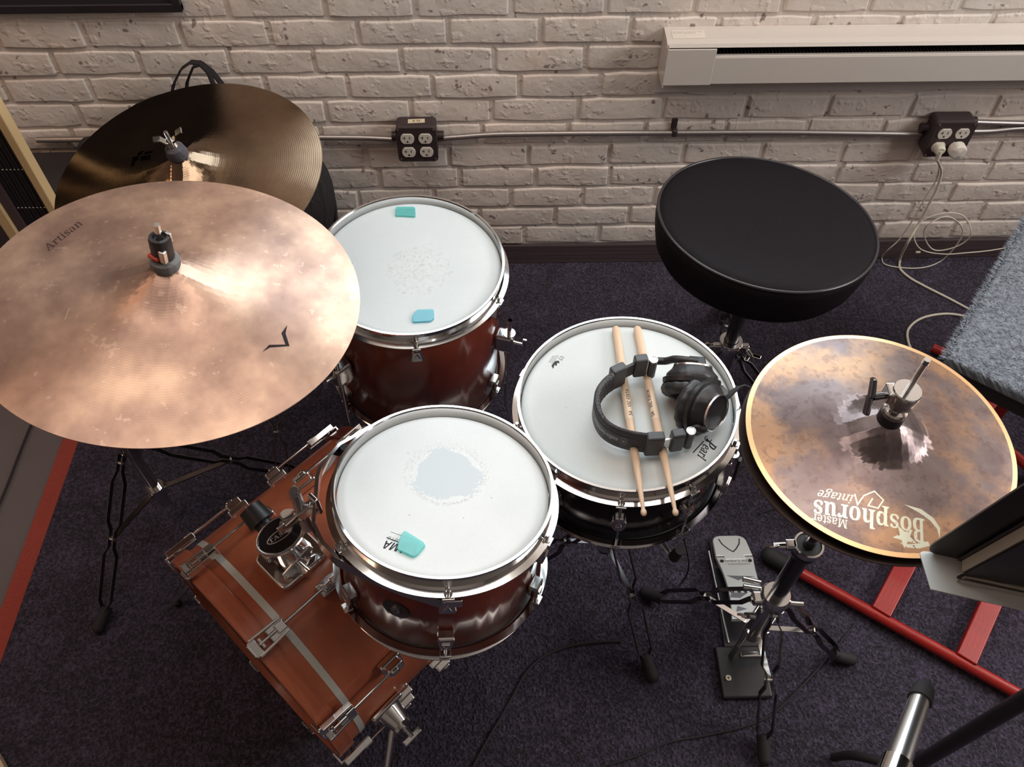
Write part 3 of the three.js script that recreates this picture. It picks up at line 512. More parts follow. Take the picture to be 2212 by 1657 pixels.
  obj('rod_clamp', [cy(top.clone().add(V(0.012, 0.06, -0.006)), top.clone().add(V(0.03, 0.1, -0.012)), 0.016, 0.014, 18), bar(top.clone().add(V(0.02, 0.085, -0.012)), joint, 0.02, 0.02, UP, 0.005)], chrome, mt);
  obj('tom_rod', [cy(joint.clone().add(V(0, -0.045, 0)), joint.clone().add(V(0.003, 0.058, -0.002)), 0.0095, 0.0085, 16), cy(joint.clone().add(V(0.003, 0.058, -0.002)), joint.clone().add(V(0.003, 0.064, -0.002)), 0.0085, 0.0065, 16)], chromeDull, mt);
  obj('ring_clamp', [bar(joint, rl, 0.018, 0.016, UP, 0.004), bar(rl.clone().add(V(0, 0.02, 0)), rl.clone().add(V(0, -0.02, 0)), 0.02, 0.008, V(1, 0, 0), 0.003)], chrome, mt);
  obj('wing_screw', [cy(joint.clone().add(V(-0.008, 0.004, 0)), joint.clone().add(V(-0.036, 0.012, 0.006)), 0.004, 0.004, 10), bar(joint.clone().add(V(-0.036, -0.004, 0.0)), joint.clone().add(V(-0.04, 0.03, 0.01)), 0.005, 0.014, V(1, 0, 0), 0.003)], chrome, mt);
  const side = top.clone().add(V(-0.004, 0.066, -0.052));
  obj('side_knob', [cy(side, side.clone().add(V(0, 0.012, -0.03)), 0.023, 0.02, 24), cy(side.clone().add(V(0, -0.002, 0.02)), side, 0.014, 0.016, 20)], plasticBlack, mt);
}
// ---------------------------------------------------------------- cymbals
// profile: bell radius b, bell height hb, bow height hw
function cymbalProfile(R, b, hb, hw, soft, n = 46) {
  const top = [], f = (r) => hw * (1 - Math.pow(r / R, 1.35)) + hb * (soft ? Math.exp(-Math.pow(r / b, 2) * 1.3) : (r < b * 1.12 ? Math.pow(Math.cos(r / (b * 1.12) * Math.PI / 2), 1.25) : 0));
  for (let i = 0; i <= n; i++) { const r = 0.006 + (R - 0.006) * i / n; top.push([r, f(r)]); }
  return { f, pts: [...top, [R, f(R) - 0.0012], ...top.slice().reverse().map(([r, y]) => [r, y - 0.0013])] };
}
function cymbal(name, label, c, n, { R, b, hb, hw, soft, mat, cat = 'cymbal' }) {
  const t = thing(name, label, cat); t.position.copy(c); t.quaternion.copy(QUP(n)); t.updateMatrixWorld(true);
  const pr = cymbalProfile(R, b, hb, hw, soft), g = la(pr.pts, 160, 1.2);
  planarUV(g, (x, y, z) => [x / (2 * R) + 0.5, 0.5 - z / (2 * R)], 'uv1');
  t.userData.surf = pr.f;
  obj('cymbal_plate', g, mat(t), t);
  return t;
}
const wrapMap = (t) => { t.channel = 1; return t; };
const cymbalCoord = (t, R, S) => (x, y) => { let h = 0.02, p; for (let i = 0; i < 5; i++) { p = onHead(t, x, y, h); h = t.userData.surf(Math.min(R, Math.hypot(p.x, p.z))); } return [(p.x / (2 * R) + 0.5) * S, (p.z / (2 * R) + 0.5) * S]; };
function patina(S, f, draw) { return wrapMap(canvasTex(S, S, (g) => { const im = g.createImageData(S, S); for (let y = 0; y < S; y++) for (let x = 0; x < S; x++) { const q = f(x / S, y / S), i = (y * S + x) * 4; for (let k = 0; k < 3; k++) im.data[i + k] = Math.max(0, Math.min(255, q[k] * 255)); im.data[i + 3] = 255; } g.putImageData(im, 0, 0); if (draw) draw(g); })); }
const samp = (a, u, v) => a[(Math.floor(v * 512) & 511) * 512 + (Math.floor(u * 512) & 511)];
const nP1 = fbm(512, 6, 5, 0.6), nP2 = fbm(512, 10, 5, 0.55), nP3 = fbm(512, 40, 4, 0.6);
const grooves = wrapMap(tex(1024, (i, x, y) => { const r = Math.hypot(x - 511.5, y - 511.5); return 0.5 + 0.28 * Math.sin(r * 1.9) + 0.22 * Math.sin(r * 0.83 + 1); }));
const cymMat = (map, o) => M({ map, metalness: 0.9, roughness: 0.34, anisotropy: 0.75, anisotropyRotation: Math.PI / 2, bumpMap: grooves, bumpScale: 0.00006, ...o });

const ride = cymbal('ride_cymbal', 'big cloudy bronze ride cymbal with small black V mark', V(-0.453, 0.938, 1.006), V(0.146, 0.989, -0.038), {
  R: 0.254, b: 0.062, hb: 0.03, hw: 0.03, soft: true, mat: (t) => {
    const C = cymbalCoord(t, 0.254, 1024);
    return cymMat(patina(1024, (u, v) => { const n = samp(nP1, u, v) * 0.65 + samp(nP2, u * 1.3, v) * 0.35; let c = mixc([0.53, 0.42, 0.375], [0.83, 0.69, 0.59], Math.min(1, Math.max(0, (n - 0.28) * 2.1))); return mixc(c, [0.9, 0.8, 0.7], samp(nP3, u, v) > 0.74 ? 0.25 : 0); }, (g) => {
      g.fillStyle = '#211a1c'; poly(g, [[1565, 1050], [1605, 1008], [1702, 1006], [1678, 938], [1713, 890], [1703, 940], [1727, 1016], [1610, 1024]].map(([x, y]) => C(x / 2.761, 380 + y / 2.761)));
      g.fillStyle = 'rgba(50,36,34,0.85)'; textLine(g, 'Artisan', C(104, 543), C(180, 484), 40, 'PX serif', 0.4);
      g.strokeStyle = 'rgba(235,215,190,0.6)'; g.lineWidth = 2; poly(g, [C(140, 690), C(150, 665)], false);
    }), { roughness: 0.36, metalness: 0.7 });
  } });
const crash = cymbal('crash_cymbal', 'dark olive bronze crash cymbal behind the ride, wing nut on top', V(-0.529, 0.864, 0.654), V(-0.067, 0.991, 0.117), {
  R: 0.229, b: 0.05, hb: 0.022, hw: 0.027, soft: true, mat: (t) => {
    const C = cymbalCoord(t, 0.229, 1024);
    return cymMat(patina(1024, (u, v) => { const n = samp(nP2, u, v); return mixc([0.42, 0.35, 0.29], [0.56, 0.48, 0.40], n); }, (g) => {
      g.fillStyle = '#191414'; for (const q of [[[296, 332], [305, 326], [312, 326], [300, 338]], [[313, 328], [330, 325], [329, 330], [312, 334]], [[286, 340], [300, 336], [298, 346], [285, 352]], [[304, 338], [326, 334], [324, 344], [303, 347]], [[284, 352], [292, 348], [289, 358], [282, 360]]]) poly(g, q.map(([x, y]) => C(x, y)));
    }), { roughness: 0.16, metalness: 1, anisotropy: 0.6 });
  } });
const hatTex = (t) => {
  const C = cymbalCoord(t, 0.178, 1024);
  return cymMat(patina(1024, (u, v) => {
    const r = Math.hypot(u - 0.5, v - 0.5) * 2, n = samp(nP1, u * 0.9, v * 0.9), m = samp(nP3, u, v);
    if (r > 0.963) return [0.87, 0.71, 0.53];
    let c = mixc([0.36, 0.30, 0.30], [0.5, 0.455, 0.445], samp(nP2, v, u));
    c = mixc(c, [0.66, 0.51, 0.39], Math.min(1, Math.max(0, (n * (0.45 + 0.75 * r) - 0.40) * 3.4 + (m - 0.5) * 0.7)) * 0.8);
    return mixc(c, [0.25, 0.21, 0.22], Math.min(0.25, Math.max(0, (m - 0.56) * 1.6)));
  }, (g) => {
    const z = (x, y) => C(1580 + x / 2.589, 700 + y / 2.589);
    g.fillStyle = '#bfc1b0'; g.strokeStyle = '#bfc1b0';
    textLine(g, 'B', z(1082, 1092), z(1010, 1078), 132, 'bold PX serif'); textLine(g, 'osphorus', z(1012, 1085), z(458, 980), 98, 'bold PX serif');
    textLine(g, 'Master', z(652, 1098), z(452, 1058), 46, 'PX serif'); textLine(g, 'intage', z(690, 960), z(490, 928), 46, 'PX serif', 0.4);
    g.lineWidth = 5; g.beginPath(); [[690, 950], [705, 1010], [740, 960], [800, 935], [850, 985], [820, 1030], [765, 1015], [790, 975]].map(([x, y]) => z(x, y)).forEach(([x, y], i) => (i ? g.lineTo(x, y) : g.moveTo(x, y))); g.stroke();
    // star and crescent
    const s = z(970, 1190), e = z(1030, 1190), R = Math.hypot(e[0] - s[0], e[1] - s[1]) * 1.15, a0 = 0.6, st = [];
    for (let i = 0; i < 10; i++) { const a = a0 + i * Math.PI / 5, q = i % 2 ? R * 0.42 : R; st.push([s[0] + Math.cos(a) * q, s[1] + Math.sin(a) * q]); } poly(g, st);
    poly(g, [[965, 1008], [1060, 1035], [1130, 1085], [1168, 1142], [1165, 1200], [1150, 1145], [1110, 1098], [1050, 1055]].map(([x, y]) => z(x, y)));
    poly(g, [[940, 1222], [1000, 1232], [1060, 1225], [1100, 1215], [1110, 1240], [1050, 1256], [985, 1250]].map(([x, y]) => z(x, y)));
    g.globalCompositeOperation = 'source-over'; g.fillStyle = 'rgba(84,66,64,0.9)'; for (let i = 0; i < 90; i++) { const q = z(rnd(450, 1160), rnd(930, 1250)); g.fillRect(q[0], q[1], rnd(1, 5), rnd(1, 4)); }
  }), { roughness: 0.3, metalness: 0.9, anisotropy: 0, bumpMap: null });
};
const HX = 0.51, HZ = 1.189;
const hatTop = cymbal('hi_hat_cymbal', 'mottled grey brown hi-hat cymbal with pale rim and printed lettering, upper of pair', V(HX, 0.837, HZ), V(0, 1, 0.014), { R: 0.178, b: 0.053, hb: 0.026, hw: 0.018, soft: false, mat: hatTex, cat: 'cymbal' });
const hatLow = cymbal('hi_hat_cymbal', 'plain dark hi-hat cymbal showing beneath the lettered one', V(HX - 0.007, 0.819, HZ + 0.006), V(-0.01, -1, 0.02), { R: 0.178, b: 0.053, hb: 0.026, hw: 0.018, soft: false, mat: () => cymMat(patina(512, (u, v) => mixc([0.22, 0.175, 0.165], [0.36, 0.30, 0.28], samp(nP1, u, v))), { roughness: 0.32 }), cat: 'cymbal' });

// ---------------------------------------------------------------- stands
// one double-braced leg: two parallel strips that pinch in at the joints, ending in a rubber foot
function standLeg(t, top, foot, w, mat, side) {
  const L = sub('leg', t), at = (k) => top.clone().lerp(foot, k), s = side || foot.clone().sub(top).cross(UP).normalize();
  for (const e of [1, -1]) obj('leg_strip', strip([[0, 0.4], [0.1, 0.4], [0.17, 1], [0.42, 1], [0.47, 0.4], [0.58, 0.4], [0.63, 1], [0.93, 0.9], [0.98, 0.25], [1, 0.2]].map(([k, q]) => at(k).addScaledVector(s, e * q * w)), 0.011, 0.0022, foot.clone().sub(top).cross(s).normalize()), mat, L);
  for (const k of [0.05, 0.525]) obj('leg_rivet', cy(at(k).addScaledVector(s, -w * 0.5), at(k).addScaledVector(s, w * 0.5), 0.004, 0.004, 10), chrome, L);
  const d = foot.clone().sub(top).setY(0).normalize();
  obj('rubber_foot', [cy(foot.clone().addScaledVector(d, -0.012).setY(0.03), foot.clone().addScaledVector(d, 0.03).setY(0.0135), 0.013, 0.0135, 14), sp(foot.clone().addScaledVector(d, 0.03).setY(0.0135), 0.0135)], rubber, L);
  return L;
}
function wingNut(t, name, p, d, s, mat) { // wing nut at p, axis d, wings along s
  const u = d.clone().normalize(), v = s.clone().normalize();
  return obj(name, [cy(p.clone().addScaledVector(u, -0.008), p.clone().addScaledVector(u, 0.012), 0.007, 0.006, 14), bar(p.clone().addScaledVector(u, 0.006).addScaledVector(v, 0.003), p.clone().addScaledVector(u, 0.02).addScaledVector(v, 0.019), 0.005, 0.011, u, 0.002), bar(p.clone().addScaledVector(u, 0.006).addScaledVector(v, -0.003), p.clone().addScaledVector(u, 0.02).addScaledVector(v, -0.019), 0.005, 0.011, u, 0.002)], mat, t);
}
// --- ride stand: tripod away from the cymbal, boom arm to it
{
  const t = thing('cymbal_stand', 'tripod boom stand with double-strip legs under the ride cymbal', 'cymbal stand', V(-0.795, 0, 0.837));
  const base = V(0, 0, 0), g = (x, y, z) => V(x + 0.795, y, z - 0.837);
  const hub = V(0, 0.3, 0);
  const foots = [onY(224, 1322, 0.03), onY(652, 1020, 0.03), V(-1.0, 0.03, 0.62)].map((p) => g(p.x, p.y, p.z));
  for (const f of foots) standLeg(t, hub.clone().lerp(f.clone().setY(0.3), 0.08), f, 0.0155, blackChrome);
  for (const f of foots) obj('leg_brace', bar(V(0, 0.12, 0), hub.clone().lerp(f.clone().setY(0.3), 0.08).lerp(f, 0.525), 0.012, 0.003, UP), blackChrome, t);
  obj('leg_collar', [cy(V(0, 0.275, 0), V(0, 0.33, 0), 0.024, 0.024, 20), cy(V(0, 0.1, 0), V(0, 0.135, 0), 0.02, 0.02, 18)], chrome, t);
  obj('lower_tube', cy(V(0, 0.06, 0), V(0, 0.42, 0), 0.0125, 0.0125, 18), chrome, t);
  const k = ride.userData.surf(0.012), apex = V(0, 1, 0).multiplyScalar(k).applyMatrix4(ride.matrixWorld), n = V(0, 1, 0).transformDirection(ride.matrixWorld);
  const tilt = apex.clone().addScaledVector(n, -0.075), tl = g(tilt.x, tilt.y, tilt.z), ap = g(apex.x, apex.y, apex.z);
  obj('boom_clamp', [cy(V(0, 0.4, 0), V(0, 0.46, 0), 0.018, 0.018, 18), sp(V(0, 0.47, 0), 0.022)], chrome, t);
  obj('boom_arm', cy(V(0, 0.47, 0), tl, 0.0095, 0.0095, 16), chrome, t);
  obj('tilter', [sp(tl, 0.017), cy(tl, ap.clone().addScaledVector(n, -0.012), 0.009, 0.009, 14)], chrome, t);
  obj('threaded_stem', cy(ap.clone().addScaledVector(n, -0.02), ap.clone().addScaledVector(n, 0.066), 0.0036, 0.0036, 12), chromeDull, t);
  obj('felt_washer', la([[0.004, -0.002], [0.0175, -0.002], [0.0195, 0.003], [0.019, 0.012], [0.0155, 0.016], [0.004, 0.016]], 28).applyQuaternion(QUP(n)).translate(ap.x, ap.y, ap.z), feltGrey, t).userData.label = 'thick grey felt washer';
  const lo = ap.clone().addScaledVector(n, -0.014); obj('felt_washer', cy(lo.clone().addScaledVector(n, -0.01), lo, 0.018, 0.018, 22), feltGrey, t);
  // quick release nut with a red button
  const b = ap.clone().addScaledVector(n, 0.016), nut = sub('quick_release_nut', t, b); nut.quaternion.copy(QUP(n)); nut.rotateY(-0.5);
  obj('nut_body', la([[0.0045, 0], [0.0135, 0], [0.0142, 0.004], [0.0142, 0.03], [0.0128, 0.034], [0.009, 0.035], [0.0075, 0.03], [0.0045, 0.03]], 26), plasticBlack, nut);
  obj('nut_jaw', [bx(0.009, 0.02, 0.008, 0.0105, 0.012, 0.0095, 0.002), bx(0.008, 0.014, 0.004, 0.006, 0.03, -0.01, 0.001)], chromeDull, nut);
  obj('release_button', bx(0.018, 0.006, 0.008, -0.003, 0.006, 0.0125, 0.0028), M({ name: 'red plastic', color: lin(0.5, 0.045, 0.02), roughness: 0.4 }), nut);
  const tp = ap.clone().addScaledVector(n, 0.058); obj('stem_tip', [cy(tp, tp.clone().addScaledVector(n, 0.012), 0.0045, 0.0045, 12)], chrome, t);
}
// --- crash stand, straight
{
  const c = crash.position, n = V(0, 1, 0).transformDirection(crash.matrixWorld), k = crash.userData.surf(0.012);
  const t = thing('cymbal_stand', 'straight cymbal stand under the dark crash cymbal, chrome wing nut on top', 'cymbal stand', V(-0.56, 0, 0.56));
  const ap = V(0, k, 0).applyMatrix4(crash.matrixWorld).sub(t.position), tl = ap.clone().addScaledVector(n, -0.06);
  const hub = V(0, 0.28, 0);
  for (const a of [3.5, 5.6, 1.4]) standLeg(t, V(Math.cos(a) * 0.02, 0.28, Math.sin(a) * 0.02), V(Math.cos(a) * 0.26, 0.03, Math.sin(a) * 0.26), 0.0145, blackChrome);
  obj('leg_collar', cy(V(0, 0.255, 0), V(0, 0.31, 0), 0.024, 0.024, 20), chrome, t);
  obj('lower_tube', cy(V(0, 0.06, 0), V(0, 0.5, 0), 0.0125, 0.0125, 18), chrome, t);
  obj('upper_tube', cy(V(0, 0.5, 0), V(tl.x, tl.y - 0.02, tl.z).lerp(V(0, tl.y - 0.02, 0), 0.2), 0.0095, 0.0095, 16), chrome, t);
  obj('tilter', [sp(tl, 0.017), bar(V(0, tl.y - 0.03, 0).lerp(V(tl.x, tl.y - 0.03, tl.z), 0.8), tl, 0.016, 0.02, V(0, 0, 1), 0.004), cy(tl, ap.clone().addScaledVector(n, -0.01), 0.009, 0.008, 14)], chrome, t);
  obj('threaded_stem', cy(ap.clone().addScaledVector(n, -0.02), ap.clone().addScaledVector(n, 0.05), 0.0034, 0.0034, 12), chromeDull, t);
  obj('felt_washer', la([[0.004, -0.002], [0.017, -0.002], [0.018, 0.004], [0.015, 0.016], [0.010, 0.02], [0.004, 0.02]], 26).applyQuaternion(QUP(n)).translate(ap.x, ap.y, ap.z), M({ name: 'dark felt', color: lin(0.07, 0.065, 0.075), roughness: 1 }), t);
  const p = ap.clone().addScaledVector(n, 0.026), s = V(0.94, 0.2, -0.25).normalize();
  obj('wing_nut', [cy(p.clone().addScaledVector(n, -0.006), p.clone().addScaledVector(n, 0.006), 0.009, 0.007, 16), ...[1, -1].map((e) => strip([[0.004, 0.004], [0.009, 0.006], [0.014, 0.014], [0.024, 0.017]].map(([a, b]) => p.clone().addScaledVector(s, a * e).addScaledVector(n, b)), 0.013, 0.0032, n.clone().cross(s).normalize()))], chrome, t);
}
// --- hi-hat stand with pedal
{
  const t = thing('hi_hat_stand', 'chrome and black hi-hat stand with pale footboard pedal on carpet', 'hi-hat stand', V(HX, 0, HZ));
  const g = (p) => p.sub(t.position), F = (x, y, h = 0) => g(onY(x, y, h));
  obj('pull_rod', cy(V(0, 0.1, 0), V(0, 1.0, 0), 0.0036, 0.0036, 14), chromeDull, t);
  obj('rod_tip', cy(V(0, 0.996, 0), V(0, 1.004, 0), 0.0044, 0.004, 14), chrome, t);
  obj('upper_tube', cy(V(0, 0.40, 0), V(0, 0.775, 0), 0.0105, 0.0105, 20), blackChrome, t);
  obj('seat_cup', [cy(V(0, 0.765, 0), V(0, 0.782, 0), 0.03, 0.03, 24), cy(V(0, 0.74, 0), V(0, 0.766, 0), 0.014, 0.014, 20)], plasticBlack, t);
  obj('seat_felt', cy(V(0, 0.782, 0), V(0, 0.79, 0), 0.026, 0.026, 22), feltGrey, t);
  obj('lower_tube', cy(V(0, 0.11, 0), V(0, 0.5, 0), 0.0155, 0.0155, 22), blackChrome, t);
  const clampAt = (y, r, s) => {
    const k = sub('height_clamp', t, V(0, y, 0));
    obj('clamp_collar', la([[r - 0.006, -0.016], [r + 0.004, -0.017], [r + 0.0055, -0.012], [r + 0.0055, 0.012], [r + 0.004, 0.016], [r - 0.006, 0.016]], 26), plasticBlack, k);
    obj('clamp_band', [la([[r + 0.005, 0.004], [r + 0.0085, 0.004], [r + 0.0085, 0.018], [r + 0.005, 0.018], [r + 0.005, 0.004]], 26), bx(0.02, 0.014, 0.018, -r - 0.012, 0.011, -0.003, 0.003)], chrome, k);
    wingNut(k, 'clamp_wing_screw', V(-r - 0.03, 0.01, -0.003), V(-1, 0, 0), V(0, 0.8, s), chrome);
  };
  clampAt(0.49, 0.0165, 0.5);
  // clutch on top
  const y0 = 0.881;
  obj('clutch_felt', [cy(V(0, y0 - 0.006, 0), V(0, y0 + 0.012, 0), 0.0165, 0.016, 24)], rubber, t);
  obj('clutch_nut', [cy(V(0, y0 + 0.012, 0), V(0, y0 + 0.018, 0), 0.0158, 0.0158, 24), cy(V(0, y0 + 0.0185, 0), V(0, y0 + 0.0215, 0), 0.0158, 0.0145, 24), cy(V(0, y0 + 0.018, 0), V(0, y0 + 0.032, 0), 0.0075, 0.0075, 16)], chrome, t);
  obj('clutch_body', [la([[0.0036, 0], [0.014, 0], [0.0175, 0.006], [0.0182, 0.03], [0.017, 0.032], [0.0036, 0.032]], 26).translate(0, y0 + 0.03, 0), bx(0.022, 0.02, 0.022, -0.013, y0 + 0.05, -0.004, 0.003)], chrome, t).userData.label = 'chrome hi-hat clutch';
  const wp = V(-0.026, y0 + 0.049, -0.002);
  obj('clutch_wing_screw', [cy(V(-0.012, y0 + 0.049, -0.003), V(-0.04, y0 + 0.049, -0.0), 0.0045, 0.0055, 14), bar(V(-0.043, y0 + 0.049, 0.002), V(-0.043, y0 + 0.072, -0.012), 0.012, 0.007, V(1, 0, 0), 0.003), bar(V(-0.043, y0 + 0.049, -0.002), V(-0.046, y0 + 0.028, 0.014), 0.012, 0.007, V(1, 0, 0), 0.003)], blackChrome, t);
  // leg hub and three legs
  obj('leg_hub', [la([[0.012, 0.262], [0.027, 0.262], [0.029, 0.27], [0.029, 0.292], [0.025, 0.3], [0.012, 0.3]], 26), bx(0.026, 0.02, 0.024, -0.03, 0.28, 0.0, 0.004), cy(V(0, 0.1, 0), V(0, 0.27, 0), 0.022, 0.022, 22)], chrome, t);
  for (const [x, y, z] of [[-0.036, 0.283, -0.03], [-0.036, 0.277, -0.02], [0.034, 0.28, 0.01]]) obj('hub_bolt', cy(V(x * 0.6, y, z), V(x * 1.5, y, z * 1.3), 0.0055, 0.0055, 12), chrome, t);
  wingNut(t, 'hub_wing_screw', V(-0.035, 0.225, 0.012), V(-1, 0.1, 0), V(0, 0.9, 0.5), chrome);
  const feet = [F(1650, 1600, 0.03), F(1812, 1415, 0.03), F(1422, 1288, 0.03)];
  for (const f of feet) standLeg(t, V().lerp(f, 0.09).setY(0.27), f, 0.0165, blackChrome);
  for (const f of feet) obj('leg_brace', bar(V(0, 0.13, 0), V().lerp(f, 0.09).setY(0.27).lerp(f, 0.525), 0.01, 0.003, UP), chrome, t);
  // pedal: heel plate far from the tube, footboard rising towards it, base plate under the tube
  const p = sub('pedal', t);
  const heel = F(1572, 1166, 0.012), toe = V(0.012, 0.085, -0.03), dir = toe.clone().sub(heel), len = dir.length();
  const foot = sub('footboard', p); foot.position.copy(heel);
  const xx = dir.clone().normalize(), ss = xx.clone().cross(UP).normalize(), uu = ss.clone().cross(xx).normalize();
  foot.quaternion.setFromRotationMatrix(new THREE.Matrix4().makeBasis(ss, uu, xx.clone().negate())); // local -z runs to the toe, x across
  const pm = (m) => M({ name: 'pale cast alloy', roughness: 0.38, metalness: 0.35, ...m });
  const bm = canvasTex(256, 1024, (c) => { // v runs heel (0) to toe (1)
    c.fillStyle = '#cfd2cf'; c.fillRect(0, 0, 256, 1024); c.save(); c.translate(128, 512); c.rotate(Math.PI); c.translate(-128, -512);
    const T = (s, y, px, f, w) => { c.save(); c.translate(128, 1024 - y); c.rotate(Math.PI); c.font = f.replace('PX', px + 'px'); c.textAlign = 'center'; c.fillText(s, 0, 0, w); c.restore(); };
    c.restore();
    const U = (s, v, px, f, w) => { c.save(); c.translate(128, 1024 - v * 1024); c.font = f.replace('PX', px + 'px'); c.textAlign = 'center'; c.fillText(s, 0, 0, w); c.restore(); };
    c.fillStyle = '#55545c'; U('The Legend', 0.30, 46, 'PX serif', 170); U('continues...', 0.345, 34, 'PX serif', 150);
    c.fillStyle = '#2a282e'; U('TAMA', 0.64, 96, 'bold PX sans-serif', 200);
    c.fillStyle = '#77767c'; poly(c, [[40, 330], [120, 350], [60, 290]]); poly(c, [[210, 310], [120, 300], [170, 240], [225, 250]]); poly(c, [[60, 190], [150, 230], [100, 140]]); poly(c, [[200, 150], [150, 110], [215, 80]]); poly(c, [[45, 500], [210, 520], [150, 455], [110, 480]]);
    c.strokeStyle = '#2a282e'; c.lineWidth = 9; c.strokeRect(8, 330, 240, 4);
  });
  const outline = (z0, z1, w0, w1, w2) => { const s = new THREE.Shape(); s.moveTo(-w0, z0); s.bezierCurveTo(-w1, z0 + (z1 - z0) * 0.35, -w1, z0 + (z1 - z0) * 0.6, -w2, z1); s.lineTo(w2, z1); s.bezierCurveTo(w1, z0 + (z1 - z0) * 0.6, w1, z0 + (z1 - z0) * 0.35, w0, z0); return s; };
  const fb = ex(outline(0.062, len, 0.042, 0.033, 0.048), 0.007, 0.0012, 10).rotateX(-Math.PI / 2);
  obj('foot_plate', planarUV(norm(fb), (x, y, z) => [x / 0.1 + 0.5, (-z) / len]), pm({ map: bm }), foot);
  const hs = new THREE.Shape(); hs.moveTo(-0.042, 0.058); hs.lineTo(-0.039, 0.012); hs.quadraticCurveTo(-0.036, -0.004, -0.018, -0.005); hs.lineTo(0.018, -0.005); hs.quadraticCurveTo(0.036, -0.004, 0.039, 0.012); hs.lineTo(0.042, 0.058); hs.lineTo(0.024, 0.058); hs.lineTo(0.024, 0.07); hs.lineTo(-0.024, 0.07); hs.lineTo(-0.024, 0.058);
  obj('heel_plate', ex(hs, 0.009, 0.002, 6).rotateX(-Math.PI / 2).translate(0, -0.002, 0), pm({ color: lin(0.75, 0.77, 0.76) }), foot);
  obj('heel_emblem', [strip([V(-0.024, 0.0085, -0.006), V(-0.02, 0.0085, -0.022), V(-0.009, 0.0085, -0.038), V(0, 0.0085, -0.047)], 0.0016, 0.003, UP), strip([V(0.024, 0.0085, -0.006), V(0.02, 0.0085, -0.022), V(0.009, 0.0085, -0.038), V(0, 0.0085, -0.047)], 0.0016, 0.003, UP)], M({ name: 'dark enamel groove', color: lin(0.04, 0.04, 0.045), roughness: 0.5 }), foot);
  for (const s of [1, -1]) obj('hinge_screw', cy(V(s * 0.032, 0.006, -0.074), V(s * 0.032, 0.0095, -0.074), 0.0042, 0.0042, 12), blackMetal, foot);
  const bs = F(1590, 1455, 0.006);
  obj('base_plate', [bar(heel.clone().setY(0.006), V(0.0, 0.006, 0.05), 0.085, 0.008, UP, 0.003), bx(0.105, 0.014, 0.11, -0.01, 0.009, 0.052, 0.005)], blackMetal, p);
  const sc = F(1573, 1465, 0.017);
  obj('base_screw', [cy(sc, sc.clone().add(V(0, 0.003, 0)), 0.0068, 0.0058, 16)], M({ name: 'brass screw', color: lin(0.75, 0.66, 0.48), metalness: 0.8, roughness: 0.35 }), p);
  obj('screw_slot', [bx(0.007, 0.0006, 0.0014, sc.x, sc.y + 0.0031, sc.z), bx(0.0014, 0.0006, 0.007, sc.x, sc.y + 0.0031, sc.z)], darkGap, p);
  obj('pedal_frame', [cy(V(-0.032, 0.012, 0.02), V(-0.02, 0.13, 0.008), 0.006, 0.006, 12), cy(V(0.034, 0.012, 0.02), V(0.02, 0.13, 0.008), 0.006, 0.006, 12), bar(V(-0.022, 0.05, 0.03), V(0.028, 0.05, 0.03), 0.012, 0.016, UP, 0.003)], chrome, p);
  obj('pedal_chain', [cy(toe.clone().add(V(0, 0.004, 0.004)), V(0.004, 0.2, 0), 0.0055, 0.0055, 8)], chromeDull, p);
  obj('pedal_rod', cy(V(-0.03, 0.012, -0.01), heel.clone().add(V(-0.05, 0.004, 0.03)), 0.003, 0.003, 8), chromeDull, p);
}
// --- snare stand
{
  const t = thing('snare_stand', 'black double-strip snare drum stand with rubber feet', 'snare stand', V(0.222, 0, 0.985));
  const g = (p) => p.sub(t.position), F = (x, y, h = 0.03) => g(onY(x, y, h));
  obj('lower_tube', cy(V(0, 0.08, 0), V(0, 0.33, 0), 0.0145, 0.0145, 18), blackChrome, t);
  obj('upper_tube', cy(V(0, 0.3, 0), V(0, 0.42, 0), 0.0105, 0.0105, 18), chrome, t);
  obj('leg_hub', [cy(V(0, 0.225, 0), V(0, 0.26, 0), 0.023, 0.023, 20), bx(0.02, 0.026, 0.02, -0.02, 0.243, 0.018, 0.004), cy(V(0, 0.1, 0), V(0, 0.13, 0), 0.02, 0.02, 18)], chrome, t);
  wingNut(t, 'hub_wing_screw', V(-0.014, 0.2, 0.024), V(-0.4, 0, 1), V(0.6, 0.8, 0), chrome);
  const feet = [F(1398, 1425), F(1150, 1215), V(0.16, 0.03, -0.2)];
  for (const f of feet) standLeg(t, V().lerp(f, 0.08).setY(0.24), f, 0.0165, blackChrome);
  for (const f of feet) obj('leg_brace', bar(V(0, 0.115, 0), V().lerp(f, 0.08).setY(0.24).lerp(f, 0.525), 0.01, 0.003, UP), blackChrome, t);
  obj('basket_hub', [cy(V(0, 0.4, 0), V(0, 0.435, 0), 0.022, 0.018, 18)], chrome, t);
  for (const a of [1.2, 3.3, 5.4]) {
    const d = V(Math.cos(a), 0, Math.sin(a)), k = sub('basket_arm', t);
    obj('arm_bar', tb([d.clone().multiplyScalar(0.012).setY(0.42), d.clone().multiplyScalar(0.11).setY(0.418), d.clone().multiplyScalar(0.195).setY(0.432), d.clone().multiplyScalar(0.207).setY(0.452)], 0.0055, 20, 8), chrome, k);
    obj('arm_grip', cy(d.clone().multiplyScalar(0.204).setY(0.44), d.clone().multiplyScalar(0.212).setY(0.482), 0.0105, 0.009, 12), rubber, k);
  }
}
